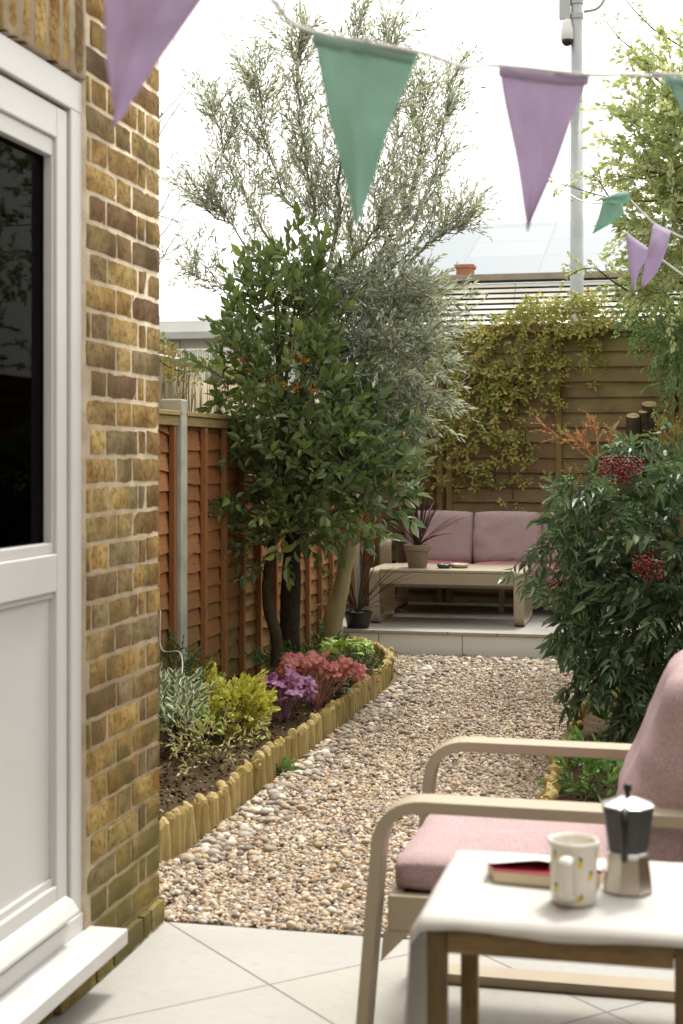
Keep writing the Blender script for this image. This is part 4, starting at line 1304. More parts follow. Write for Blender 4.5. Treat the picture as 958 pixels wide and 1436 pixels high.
P = np.vstack([P1, Q[keep]])
clusters(lf, P, np.array([0, -.9, .75]), .052, .028)
bl = [blob(760, 435, YB, 40, 20, .14), blob(800, 430, YB + .05, 38, 20, .16), blob(700, 452, YB, 38, 9, .12), blob(850, 445, YB, 36, 14, .14), blob(830, 420, YB + .05, 22, 12, .12), blob(735, 445, YB, 40, 12, .12)]
P, d = in_blobs(bl, 260, .2, 1.1)
clusters(lf, P, nrm(d * .6 + np.array([0, -.5, .7])), .05, .028)
mb.build('stem', M['twig'], vine, True); lf.build('foliage', M['vine_leaf'], vine, False)

v2 = thing('climbing_vine', (-2.72, 7.8, 1.5), 'thin yellow leaved climber on top of the heather screen', 'climber')
lf = MB(); mb = MB()
n = 90; P = np.stack([rng.uniform(-2.74, -2.66, n), rng.uniform(6.6, 9.3, n), 1.86 + rng.normal(size=n) * .06], 1)
clusters(lf, P, np.array([.7, -.5, .6]), .042, .022)
mb.tube(bez([(-2.7, 6.6, 1.84), (-2.69, 7.2, 1.9), (-2.7, 7.8, 1.83), (-2.7, 8.5, 1.86), (-2.7, 9.3, 1.8)], 20), .004, 5)
c = np.array([onY(268, 515, 8.0), onY(272, 545, 7.95), onY(258, 560, 7.9)]); 
mb.build('stem', M['twig'], v2, True); lf.build('foliage', M['vine_leaf'], v2, False)

# =================================================================== NANDINA
NB = Vector((.12, 7.05, .03))
nan = thing('nandina_shrub', NB, 'large dark green drooping shrub with red berry clusters at the right of the path', 'shrub')
mb = MB(); lf = MB()
NY = 7.0
bl = [blob(905, 785, NY, 75, 85, .34), blob(862, 742, NY, 50, 58, .3), blob(835, 775, NY, 40, 60, .25), blob(965, 745, NY, 70, 75, .34), blob(885, 860, NY - .1, 65, 70, .32), blob(930, 880, NY - .1, 60, 90, .32), blob(990, 800, NY, 80, 130, .36), blob(875, 925, NY - .1, 40, 45, .25), blob(822, 712, NY, 36, 36, .2), blob(895, 712, NY, 55, 26, .25), blob(1050, 760, NY, 90, 130, .36), blob(832, 850, NY, 30, 40, .22), blob(955, 690, NY, 50, 25, .25)]
bl = [(b[0] + .06,) + tuple(b[1:]) for b in bl]
P, d = in_blobs(bl, 470, .35, 1.02)
c0 = np.array([.12, 7.05, .75])
out = nrm((P - c0) * np.array([1, 1, .7]))
tw = twigs(P, nrm(out * .9 + d * .35 + np.array([-.05, -.2, .4]) + .25 * rng.normal(size=P.shape)), rng.uniform(.12, .27, len(P)), 6, .7, .14)
twig_tubes(mb, tw, .0022); twig_leaves(lf, tw, 12, 1.05, .08, .031, LL, .15, .3, .6, pairs=True)
# long arching sprays at the left edge and hanging to the gravel
A, S = [], []
for x0, y0, x1, y1 in ((830, 700, 758, 712), (830, 730, 765, 790), (835, 800, 752, 810), (820, 672, 775, 672), (840, 830, 775, 890), (845, 850, 785, 880), (850, 900, 790, 930), (860, 920, 800, 975), (870, 940, 855, 995), (880, 660, 850, 632), (930, 665, 935, 630), (850, 860, 785, 910), (810, 760, 735, 815), (860, 950, 830, 960), (880, 930, 880, 1000), (900, 940, 925, 990)):
    a, b = onY(x0 + 18, y0, NY - .2), onY(x1 + 16, y1, NY - .45)
    for _ in range(3):
        o1 = Vector(rng.normal(size=3) * .03)
        dv = b - a; A.append(a + o1); S.append((dv + Vector((0, 0, dv.length * .35)) + Vector(rng.normal(size=3) * .05), dv.length * rng.uniform(.8, 1.08)))
tw = twigs(A, [s[0] for s in S], [s[1] for s in S], 8, .8, .06)
twig_tubes(mb, tw, .0024); 
P2, D2 = interp(tw, np.linspace(.25, 1, 6)[None].repeat(len(tw), 0)); P2, D2 = P2.reshape(-1, 3), D2.reshape(-1, 3)
t2 = twigs(P2, nrm(D2 + rdir(len(P2)) * .7 + np.array([0, 0, -.1])), rng.uniform(.07, .15, len(P2)), 5, .5, .1); twig_tubes(mb, t2, .0015)
twig_leaves(lf, t2, 7, .9, .062, .021, LL, .3, .3, .6, pairs=True)
for k in range(16):
    a = NB + Vector((rng.normal() * .08, rng.normal() * .08, 0)); b = Vector(bl[k % len(bl)][:3])
    c = bez([a, a + Vector(((b.x - a.x) * .3, (b.y - a.y) * .3, (b.z - a.z) * .6)), b], 10); mb.tube(c, np.linspace(.010, .004, len(c)), 5)
mb.build('stem', M['twig'], nan, True); lf.build('foliage', M['nandina_leaf'], nan, False)
for cx, cy, Y, r, n in ((858, 652, 6.42, .045, 90), (884, 655, 6.40, .050, 110), (868, 668, 6.4, .04, 70), (908, 795, 6.40, .055, 120), (905, 780, 6.55, .03, 25), (772, 815, 6.75, .04, 46), (768, 838, 6.7, .03, 30), (790, 792, 6.75, .034, 34), (783, 850, 6.7, .03, 14)):
    p = np.array(onY(cx, cy, Y)); mb = MB(); mb.tube(bez([p + np.array([.01, .06, -.10]), p + np.array([0, .02, -.04]), p], 8), .0022, 4)
    q = p + np.clip(rng.normal(size=(n, 3)), -1.5, 1.5) * r * np.array([.72, .5, .55])
    stones(mb, q, np.full((n, 3), .0054) * rng.uniform(.65, 1.2, (n, 1)), 1, lump=.03); mb.build('berry_cluster', M['berry'], nan, True)


def panicle(a, b, n, size, mat, name, spread):
    m2 = MB()
    c = twigs([a], [b - a], (b - a).length, 8, .1, .06); twig_tubes(m2, c, .003, .4, sides=4)
    P, D = interp(c, rng.uniform(.35, 1, (1, n))); P, D = P[0], D[0]
    t = twigs(P, nrm(D * .8 + rdir(n) * spread), rng.uniform(.03, .10, n), 4, 0, .2); twig_tubes(m2, t, .0016)
    P, D = interp(t, rng.uniform(.3, 1, (n, 6))); P, D = P.reshape(-1, 3), D.reshape(-1, 3)
    put(m2, LO, P, D + rdir(len(P)), rdir(len(P)), size, size * .55)
    m2.build(name, mat, nan, False)


for x0, y0, x1, y1 in ((830, 645, 762, 590), (838, 645, 800, 605), (840, 640, 833, 588), (850, 640, 862, 600), (835, 650, 815, 612)):
    panicle(onY(x0, y0, 6.85), onY(x1, y1, 6.85), 17, .011, M['orange_sprig'], 'flower_stalk', .7)
for x0, y0, x1, y1 in ((810, 760, 795, 668), (815, 740, 812, 672), (930, 640, 925, 592), (945, 640, 950, 600)):
    panicle(onY(x0, y0, 6.62), onY(x1, y1, 6.62), 40, .010, M['yellow_sprig'], 'flower_stalk', .9)

# =================================================================== BED PLANTS
def at(px, py, z=.06):
    p = onZ(px, py, z); return p


def bushy(name, label, cat, base, blobs, n, L, W, tm, mat, per=8, tl=(.06, .14), ang=.9, up=.6, group=None, stemmat=None):
    t = thing(name, base, label, cat, group)
    mb, lf = MB(), MB()
    P, d = in_blobs(blobs, n, .3, 1)
    tw = twigs(P, nrm(d * .7 + np.array([0, 0, up]) + .3 * rng.normal(size=P.shape)), rng.uniform(tl[0], tl[1], n), 5, .1, .12)
    twig_tubes(mb, tw, .0016); twig_leaves(lf, tw, per, ang, L, W, tm, .1, .35, .6)
    for k in range(9):
        b = P[rng.integers(0, n)]
        c = bez([np.array(base) + rng.normal(size=3) * np.array([.02, .02, 0]), (np.array(base) * .4 + b * .6) + np.array([0, 0, .02]), b], 8); mb.tube(c, .0028, 4)
    mb.build('stem', stemmat or M['twig'], t, True); lf.build('foliage', mat, t, False)
    return t


p = onY(246, 1035, 6.1); p.z = .05
bushy('variegated_shrub', 'green shrub with cream edged leaves beside the brick corner', 'shrub', p, [blob(240, 1000, 6.15, 32, 24, .14), blob(228, 985, 6.2, 18, 22, .12), blob(250, 1015, 6.0, 28, 16, .12)], 60, .052, .030, LT, M['varieg_leaf'], 7)
p = onY(240, 930, 6.6); p.z = .05
bushy('fine_shrub', 'grey green fine leaved upright shrub between the concrete post and the brick corner', 'shrub', p, [blob(238, 935, 6.7, 22, 28, .1), blob(268, 965, 6.6, 24, 26, .1), blob(285, 985, 6.5, 18, 18, .08)], 90, .028, .009, LT, M['fern_leaf'], 11)
mb = MB(); mb.tube(bez([(XL + .03, 6.62, .62), (XL + .06, 6.55, .45), onY(252, 915, 6.45), onY(255, 945, 6.3), onY(243, 980, 6.1), onY(224, 1000, 5.95)], 40), .0032, 6)
o = mb.build('bare_cane', M['twig_white'], None, True); tag(o, 'thin pale bare stem arching in front of the concrete fence post', 'cane')
p = onY(322, 1025, 6.55); p.z = .05
bushy('golden_shrub', 'rounded golden yellow euonymus shrub in the left flower bed', 'shrub', p, [blob(322, 998, 6.5, 40, 30, .16), blob(292, 978, 6.55, 18, 28, .1), blob(350, 996, 6.5, 24, 24, .12), blob(284, 955, 6.6, 8, 14, .05), blob(338, 970, 6.5, 14, 12, .08)], 250, .026, .018, LT, M['euon_leaf'], 11, (.05, .10))
p = at(300, 1072)
bushy('straggly_plant', 'straggly low plant of pale yellow leaves on the bare soil', 'plant', p, [blob(300, 1045, 5.85, 48, 20, .18), blob(262, 1058, 5.75, 24, 14, .1), blob(345, 1045, 5.9, 22, 14, .1)], 46, .03, .009, LT, M['sparse_leaf'], 8, (.06, .16), .9, .3, stemmat=M['sparse_stem'] if 'sparse_stem' in M else None)
p = at(292, 1030)
bushy('lime_seedling', 'small lime leaved seedling in front of the golden shrub', 'plant', p, [blob(296, 1015, 6.1, 12, 8, .04)], 7, .05, .034, LT, M['lime_leaf'], 4, (.04, .07))
p = at(357, 1024)
bushy('silver_plant', 'small pale silver rosette plant between golden shrub and purple leaves', 'plant', p, [blob(357, 1014, 6.62, 10, 8, .04)], 26, .024, .016, LT, M['silver_leaf'], 8, (.03, .06))


def heuchera(label, base, cen, rad, n, size, mat, seeds, flat=.5):
    t = thing('heuchera', base, label, 'plant', 'lobed leaf plants in the left bed')
    lf, mb = MB(), MB()
    d = rdir(n); d[:, 2] = np.abs(d[:, 2]) * .9 - .1
    P = np.array(cen) + d * np.array(rad) * (rng.uniform(.55, 1.15, (n, 1)))
    for s in range(3):
        k = np.arange(n) % 3 == s
        out = nrm(d[k] * np.array([1, 1, .2]) + .3 * rng.normal(size=(k.sum(), 3)) + np.array([.05, -.15, -.15]))
        N = nrm(np.array([.15, -.7, .62]) + d[k] * .35 + .25 * rng.normal(size=(k.sum(), 3)))
        sz = size * rng.uniform(.7, 1.2, k.sum())
        # each leaf takes a random tone
        put(lf, lobed(6, 30, .12, .045, seeds + s), P[k] - out * sz[:, None] * .4, out, N, sz, sz, rng.random(k.sum()))
    for i in range(n):
        c = bez([np.array(base) + rng.normal(size=3) * np.array([.015, .015, 0]), (np.array(base) * .5 + P[i] * .5) + np.array([0, 0, .02]), P[i]], 6); mb.tube(c, .0018, 4)
    mb.build('stem', mat, t, True); lf.build('foliage', mat, t, False)


p = onY(396, 1005, 6.95); p.z = .06
heuchera('purple pink lobed leaf heuchera clump next to the golden shrub', p, onY(397, 968, 6.95), (.13, .12, .13), 36, .075, M['purple_leaf'], 3)
p = onY(448, 985, 7.35); p.z = .06
heuchera('coral red lobed leaf heuchera clump behind the log edging', p, onY(444, 945, 7.35), (.22, .14, .13), 48, .08, M['coral_leaf'], 13)
p = onY(488, 945, 8.3); p.z = .06
heuchera('lime green lobed leaf heuchera clump at the foot of the pale trunk', p, onY(486, 912, 8.3), (.15, .12, .08), 40, .075, M['lime_leaf'], 23)
p = onY(505, 958, 8.0); p.z = .06
bushy('ferny_plant', 'small green ferny plant at the curve of the log edging', 'plant', p, [blob(508, 938, 8.05, 22, 16, .1), blob(490, 950, 7.9, 20, 12, .1)], 90, .02, .008, LT, M['fern_leaf'], 11, (.05, .11), stemmat=None)
p = onY(468, 965, 7.55); p.z = .06
bushy('grey_herb', 'tiny grey green herb between the coral and lime leaves', 'plant', p, [blob(474, 955, 7.5, 12, 10, .05)], 30, .018, .010, LT, M['silver_leaf'], 8, (.03, .06))
p = onY(380, 935, 8.0); p.z = .06
bushy('ground_ivy', 'low dark creeping plant at the foot of the two dark trunks', 'plant', p, [blob(400, 930, 7.9, 50, 10, .2), blob(450, 905, 8.4, 22, 12, .15)], 70, .03, .018, LT, M['fern_leaf'], 6, (.05, .1))
p = onZ(400, 1090, .0)
bushy('broad_weed', 'broad leaved green weed growing in the gravel against the log edging', 'weed', p, [blob(405, 1082, 6.08, 18, 4, .04), blob(388, 1083, 6.05, 8, 4, .03)], 16, .052, .026, LT, M['sedum_leaf'], 5, (.025, .05), 1.1, .1)
p = onZ(319, 1136, .0)
bushy('small_weed', 'tiny green weed at the base of the log edging', 'weed', p, [blob(319, 1128, 5.46, 6, 8, .02)], 10, .022, .012, LT, M['fern_leaf'], 6, (.03, .06))
# right bed
p = onZ(822, 1128, .03)
bushy('sedum_plant', 'fleshy bright green sedum sprigs in the right bed behind the armchair', 'plant', p, [blob(822, 1092, 5.75, 26, 26, .12), blob(845, 1105, 5.7, 20, 20, .1), blob(808, 1075, 5.9, 16, 14, .08), blob(790, 1112, 5.55, 10, 8, .05), blob(850, 1075, 5.9, 14, 14, .08)], 44, .036, .018, LT, M['sedum_leaf'], 11, (.07, .13), .9, .8)
p = onZ(882, 1005, .03)
bushy('yellow_flower_clump', 'small yellow bronze flowering clump beneath the dark shrub', 'plant', p, [blob(880, 985, 7.4, 18, 10, .07)], 50, .016, .010, LT, M['vine_leaf'], 8, (.04, .08))
p = onZ(862, 1030, .03)
bushy('dock_plant', 'single low plant with broad mid green leaves under the dark shrub', 'plant', p, [blob(862, 1016, 7.0, 14, 8, .05)], 6, .085, .042, LT, M['sedum_leaf'], 4, (.04, .08))
p = onZ(925, 1030, .03)
bushy('shade_plant', 'dark low leafy plant in the shade of the right bed', 'plant', p, [blob(935, 1000, 6.6, 40, 22, .2), blob(980, 1010, 6.5, 50, 26, .25)], 110, .035, .018, LT, M['fern_leaf'], 7, (.06, .12))

# =================================================================== FURNITURE
DZ = .162
# ---- sofa on the deck
SX0, SX1, SY0, SY1 = -2.17, -.36, 10.95, 11.70
sofa = thing('garden_sofa', ((SX0 + SX1) / 2, (SY0 + SY1) / 2, DZ), 'taupe metal framed garden sofa with dusty pink cushions on the tiled deck', 'sofa')
for s, x in ((0, SX0), (1, SX1)):
    mb = MB(); pth = fillet([(SY0 + .02, DZ + .012), (SY0, DZ + .565), (SY1 - .12, DZ + .55), (SY1, DZ + .012)], [0, .09, .09, 0], 7)
    x0 = x if s == 0 else x - .085
    flatbar(mb, pth, .026, x0, x0 + .085, plane='yz'); mb.build('arm_frame', M['taupe'], sofa, False, .003)
    mb = MB(); flatbar(mb, [(SY0 + .02, DZ + .012), (SY1, DZ + .012)], .024, x0 + .002, x0 + .083, plane='yz'); mb.build('runner', M['taupe'], sofa, False, .003)
mb = MB(); mb.box((SX0 + .087, SY0 + .03, DZ + .20), (SX1 - .087, SY0 + .06, DZ + .275)); mb.build('front_rail', M['taupe'], sofa, False, .004)
mb = MB(); mb.box((SX0 + .087, SY0 + .061, DZ + .225), (SX1 - .087, SY1 - .06, DZ + .25)); mb.build('seat_base', M['taupe'], sofa, False, .003)
mb = MB(); mb.box((-.3 + (SX0 + SX1) / 2 + .26, SY0 + .3, DZ), (-.3 + (SX0 + SX1) / 2 + .30, SY0 + .34, DZ + .224)); mb.build('leg', M['taupe'], sofa, False, .003)
mb = MB(); mb.box((SX0 + .087, SY1 - .055, DZ + .19), (SX1 - .087, SY1 - .03, DZ + .66)); mb.build('back_frame', M['taupe'], sofa, False, .004)
W3 = (SX1 - SX0 - .19) / 3
for k in range(3):
    x0 = SX0 + .095 + W3 * k
    mb = MB(); softbox(mb, (x0 + .004, SY0 + .02, DZ + .255), (x0 + W3 - .004, SY1 - .14, DZ + .365), bulge=.012); mb.build('seat_cushion', M['rose'], sofa, True, weld=True)
    mb = MB(); pillow(mb, (x0 + W3 / 2, SY1 - .17, DZ + .545), (1, 0, 0), (0, .22, 1), (0, -1, .22), W3 + .012, .43, .20, seed=k * 7.3, wr=.014, pw=.36, flat=8); mb.build('back_cushion', M['pink'], sofa, True, weld=True)

# ---- coffee table
CX0, CX1, CY0, CY1, CZ = -2.115, -1.015, 10.27, 10.88, .552
ct = thing('coffee_table', ((CX0 + CX1) / 2, (CY0 + CY1) / 2, DZ), 'low taupe metal coffee table with looped flat legs in front of the sofa', 'table')
mb = MB(); mb.box((CX0 + .075, CY0 + .002, CZ - .022), (CX1 - .075, CY1 - .002, CZ)); mb.build('tabletop', M['taupe'], ct, False, .006)
mb = MB(); mb.box((CX0 + .077, CY0 + .004, CZ - .105), (CX1 - .077, CY0 + .022, CZ - .024)); mb.box((CX0 + .077, CY1 - .022, CZ - .105), (CX1 - .077, CY1 - .004, CZ - .024)); mb.build('apron', M['taupe'], ct, False, .003)
for x0 in (CX0, CX1 - .074):
    mb = MB(); pth = fillet([(CY0 + .012, CZ - .012), (CY0 + .012, DZ + .012), (CY1 - .012, DZ + .012), (CY1 - .012, CZ - .012)], [.03, .07, .07, .03], 6, True)
    flatbar(mb, pth, .022, x0, x0 + .074, True, 'yz'); mb.build('leg', M['taupe'], ct, False, .003)


def ribbons(mb, T, w, rnd=None, fold=.25):
    N, n, _ = T.shape
    tg = nrm(np.gradient(T, axis=1)); up = np.array([0, 0, 1.0])
    X = nrm(np.cross(tg, up) + 1e-5); Z = np.cross(X, tg)
    prof = np.sin(np.linspace(.25, PI - .02, n)) ** .7
    ww = np.broadcast_to(np.asarray(w, float), (N,))[:, None] * prof[None]
    Lf = T - X * ww[..., None] / 2 + Z * (ww * fold)[..., None]; R = T + X * ww[..., None] / 2 + Z * (ww * fold)[..., None]
    V = np.stack([Lf, T, R], 2)
    for i in range(N):
        mb.grid(V[i], rnd=rng.random())


def cordyline(name, label, base, potprof, zsoil, n, L, w, mat, potmat, droop=.9, lean=(.15, .95)):
    t = thing(name, base, label, 'potted plant')
    mb = MB(); mb.lathe(potprof, base, 36); mb.build('pot', potmat, t, True, .0015)
    r = max(q[0] for q in potprof) * .85
    mb = MB(); mb.lathe([(.001, zsoil + .004), (r, zsoil)][::-1], base, 24); mb.build('potting_soil', M['soil'], t, True)
    el = rng.uniform(lean[0], lean[1], n); az = rng.random(n) * 2 * PI
    D = np.stack([np.sin(el) * np.cos(az), np.sin(el) * np.sin(az), np.cos(el)], 1)
    P = np.array(base) + np.array([0, 0, zsoil]) + rng.normal(size=(n, 3)) * np.array([.008, .008, .0]) + D * .02
    T = twigs(P, D, L * rng.uniform(.7, 1.1, n), 9, 1, .02)
    T2 = []
    for i in range(n):
        T2.append(twigs(P[i:i + 1], D[i:i + 1], L * rng.uniform(.7, 1.1), 9, droop * el[i] * 1.2, .025)[0])
    mb = MB(); ribbons(mb, np.array(T2), w); mb.build('foliage', mat, t, True)
    return t


cordyline('potted_cordyline', 'burgundy spiky cordyline in a round taupe clay pot on the coffee table', (-1.80, 10.47, CZ), [(.001, 0), (.066, 0), (.083, .122), (.098, .124), (.1, .163), (.09, .165), (.086, .145), (.001, .144)], .144, 38, .40, .019, M['cordy_leaf'], M['potclay'], .6, (.05, .95))
cordyline('potted_cordyline', 'dark bronze strap leaved plant in a small black pot at the deck corner', (-2.14, 10.02, DZ), [(.001, 0), (.075, 0), (.095, .10), (.1, .10), (.1, .115), (.09, .115), (.085, .1), (.001, .098)], .098, 30, .50, .017, M['cordy_dark'], M['blackplastic'], .9, (.2, 1.15))
for (x, y), r, m, lab in (((-1.602, 10.44), .052, 'green_glaze', 'small dark green dish on the coffee table beside the pot'), ((-1.50, 10.50), .068, 'beige_glaze', 'shallow beige dish on the coffee table right of the green one')):
    mb = MB(); mb.lathe([(.001, .0), (r * .7, 0), (r * .96, .012), (r, .024), (r * .95, .030), (r * .88, .026), (r * .6, .012), (.001, .010)], (x, y, CZ), 28)
    o = mb.build('dish', M[m], None, True); tag(o, lab, 'dish', 'dishes on the coffee table')

# ---- armchair
ac = thing('armchair', (-.25, 3.45, 0), 'taupe metal armchair with dusty pink cushions on the patio, facing left', 'armchair')
for y0 in (3.075, 3.745):
    pth = fillet([(-.66, .013), (-.61, .609), (.20, .605), (.27, .013)], [.10, .105, .10, .08], 9, True)
    mb = MB(); flatbar(mb, pth, .026, y0, y0 + .08, True, 'xz'); mb.build('arm_frame', M['taupe'], ac, False, .003)
    mb = MB(); a = .048 if y0 < 3.5 else .032
    mb.add([(-.606, y0 + .02, .335), (-.612, y0 + .02, .27), (-.55, y0 + .02, .335), (-.606, y0 + .06, .335), (-.612, y0 + .06, .27), (-.55, y0 + .06, .335)], tris=[(0, 1, 2), (3, 5, 4)], quads=[(0, 3, 4, 1), (1, 4, 5, 2), (2, 5, 3, 0)]); mb.build('bracket', M['taupe'], ac)
mb = MB(); mb.box((-.598, 3.10, .332), (.20, 3.13, .412)); mb.build('side_rail', M['taupe'], ac, False, .004)
mb = MB(); mb.box((-.598, 3.77, .332), (.20, 3.80, .412)); mb.build('side_rail', M['taupe'], ac, False, .004)
mb = MB(); mb.box((-.598, 3.131, .332), (-.57, 3.769, .412)); mb.build('front_rail', M['taupe'], ac, False, .004)
mb = MB(); mb.box((-.569, 3.131, .385), (.18, 3.769, .405)); mb.build('seat_base', M['taupe'], ac, False, .003)
mb = MB(); mb.add([(.06, 3.16, .41), (.09, 3.16, .41), (.27, 3.16, .76), (.24, 3.16, .76), (.06, 3.74, .41), (.09, 3.74, .41), (.27, 3.74, .76), (.24, 3.74, .76)], quads=[(0, 1, 2, 3), (4, 7, 6, 5), (0, 4, 5, 1), (1, 5, 6, 2), (2, 6, 7, 3), (3, 7, 4, 0)]); mb.build('back_frame', M['taupe'], ac, False, .004)
mb = MB(); softbox(mb, (-.592, 3.135, .407), (.10, 3.765, .478), n=18, bulge=.014); mb.build('seat_cushion', M['pink'], ac, True, weld=True)
mb = MB(); pillow(mb, (.068, 3.45, .660), (0, 1, 0), (.40, 0, 1), (-1, 0, .40), .63, .46, .30, n=32, wr=.018, pw=.40, seed=3.1, flat=7); bcush = mb.build('back_cushion', M['pink'], ac, True, weld=True)
pc = np.array((.068, 3.45, .660)); pu = np.array((0, 1, 0.)); pv = np.array(Vector((.40, 0, 1)).normalized())
loop = []
for k in range(121):
    a = 2 * PI * k / 120; cs, sn = math.cos(a), math.sin(a); m_ = max(abs(cs), abs(sn)); u, v = cs / m_, sn / m_
    loop.append(pc + pu * (u * (1 - .05 * v * v * abs(u)) * .315) + pv * (v * (1 - .05 * u * u * abs(v)) * .23))
mb = MB(); mb.tube(loop, .0042, 6, cap=False); mb.build('piping', M['pink'], bcush, True)

# ---- side table with cloth
TX0, TX1, TY0, TY1, TZ = -.362, .030, 2.185, 2.575, .655
st = thing('side_table', ((TX0 + TX1) / 2, (TY0 + TY1) / 2, 0), 'small worn dark wood side table in the foreground under a white cloth', 'table')
for x0 in (TX0, TX1 - .029):
    for y0 in (TY0, TY1 - .029):
        mb = MB(); mb.box((x0, y0, 0), (x0 + .029, y0 + .029, TZ - .012), rnd=rng.random()); mb.build('leg', M['dkwood_v'], st, False, .003)
for y0 in (TY0 + .002, TY1 - .024):
    mb = MB(); mb.box((TX0 + .030, y0, TZ - .048), (TX1 - .030, y0 + .022, TZ - .013), rnd=rng.random()); mb.build('apron', M['dkwood'], st, False, .002)
for x0 in (TX0 + .002, TX1 - .024):
    mb = MB(); mb.box((x0, TY0 + .030, TZ - .048), (x0 + .022, TY1 - .030, TZ - .013), rnd=rng.random()); mb.build('apron', M['dkwood_v'], st, False, .002)
mb = MB(); mb.box((TX0, TY0, TZ - .0115), (TX1, TY1, TZ - .001), rnd=.4); mb.build('tabletop', M['dkwood'], st, False, .002)

# cloth: lies on the top, hangs down the left side, just folds over the front and back edges
nu, nv = 80, 48
P = np.zeros((nu, nv, 3))
hang = .46; topw = TX1 - TX0 + .045; back = .05
us = np.linspace(-hang, topw, nu); vsn = np.linspace(-.012, TY1 - TY0 + .012, nv)
for i, u in enumerate(us):
    for j, v in enumerate(vsn):
        y = TY0 + v
        z = TZ + .0035 + .0012 * mnoise.noise(Vector((u * 8, v * 8, 0))) + .0008 * mnoise.noise(Vector((u * 30, v * 30, 4)))
        ve = 0
        if v < .002: z -= min(.012, (.002 - v) * 1.0) + .010 * (.5 + .5 * mnoise.noise(Vector((u * 7, 0, 9)))) * (1 if v < -.006 else .5); y = max(y, TY0 - .007) - (.001 if v > -.006 else 0)
        if v > TY1 - TY0 - .002: z -= (v - (TY1 - TY0 - .002)) * 1.2; y = min(y, TY1 + .007)
        if u >= 0:
            x = TX0 - .004 + u
            if x > TX1 + .004:
                z -= (x - TX1 - .004) * .9; x = TX1 + .004 + (x - TX1 - .004) * .3
        else:
            s = -u; r = .012
            if s < r * 1.57:
                a = s / r; x = TX0 - .004 - r * math.sin(a) * .9; z = z - r * (1 - math.cos(a))
            else:
                q = s - r * 1.57
                fl = .012 + q * (.075 + .03 * math.sin(v * 26 + 1)) 
                x = TX0 - .004 - r - fl * .55 - .010 * q / hang * math.sin(v * 38 + q * 3) ; z = z - r - q * .985
                y += q * .05 * (v / (TY1 - TY0) - .9) 
        P[i, j] = (x, y, z)
mb = MB(); mb.grid(P[:, ::1], rnd=.5)
o = mb.build('tablecloth', M['cloth'], None, True); sm = o.modifiers.new('solid', 'SOLIDIFY'); sm.thickness = .0018; sm.offset = 1
tag(o, 'white linen cloth draped over the side table and hanging down its left side', 'tablecloth')
CZ2 = TZ + .0062

# ---- book
bk = thing('paperback_book', (-.21, 2.42, CZ2), 'small paperback book lying on the white cloth, cover lifting over red endpaper', 'book')
Rm = Matrix.Translation((-.222, 2.425, CZ2)) @ Matrix.Rotation(math.radians(-6), 4, 'Z')


def rp_(v):
    return [tuple(Rm @ Vector(q)) for q in v]


bw, bd, bh = .078, .052, .019
out2 = [(-bw, -.004), (-bw + .022, -bd), (bw + .03, -bd + .004), (bw + .03, bd), (-bw + .01, bd)]
v = [(x, y, .001) for x, y in out2] + [(x, y, bh) for x, y in out2]
mb = MB(); mb.add(rp_(v), quads=[(i, (i + 1) % 5, 5 + (i + 1) % 5, 5 + i) for i in range(5)], ngons=[[4, 3, 2, 1, 0], [5, 6, 7, 8, 9]]); mb.build('pages', M['paper'], bk, False, .001)
v = [(x * 1.01, y * 1.01, bh + .0005) for x, y in out2] + [(x * 1.01, y * 1.01, bh + .0013) for x, y in out2]
mb = MB(); mb.add(rp_(v), quads=[(i, (i + 1) % 5, 5 + (i + 1) % 5, 5 + i) for i in range(5)], ngons=[[4, 3, 2, 1, 0], [5, 6, 7, 8, 9]]); mb.build('endpaper', M['redcover'], bk)
G = np.zeros((12, 12, 3))
for i, a in enumerate(np.linspace(0, 1, 12)):
    for j, b in enumerate(np.linspace(0, 1, 12)):
        x = -bw - .004 + a * (2 * bw + .036); y = bd - b * (2 * bd - .010) + .030 * b * a
        if b > 0: x += .010 * b * (1 - a)
        lift = .016 * b ** 2 * max(0, 1 - abs(a - .45) * 1.4) + .0016
        G[i, j] = Rm @ Vector((x, y, bh + lift))
mb = MB(); mb.grid(G, rnd=.5); o = mb.build('cover', M['whitecover'], bk, True); sm = o.modifiers.new('s', 'SOLIDIFY'); sm.thickness = .0008

# ---- mug
MX, MY = -.152, 2.305
mug = thing('lemon_mug', (MX, MY, CZ2), 'cream faceted ceramic mug painted with little lemons, handle towards the viewer', 'mug')
mb = MB()
def mshape(th, z):
    f = 1 + .022 * math.cos(6 * (th + .3)) + .012 * math.cos(2 * th + z * 20)
    return f
mb.lathe([(.001, .001), (.030, .0), (.0345, .004), (.0355, .03), (.0365, .06), (.0375, .085), (.0395, .094), (.039, .0975), (.0365, .0975), (.0345, .092), (.033, .06), (.031, .02), (.001, .012)], (MX, MY, CZ2), 48, shape=mshape)
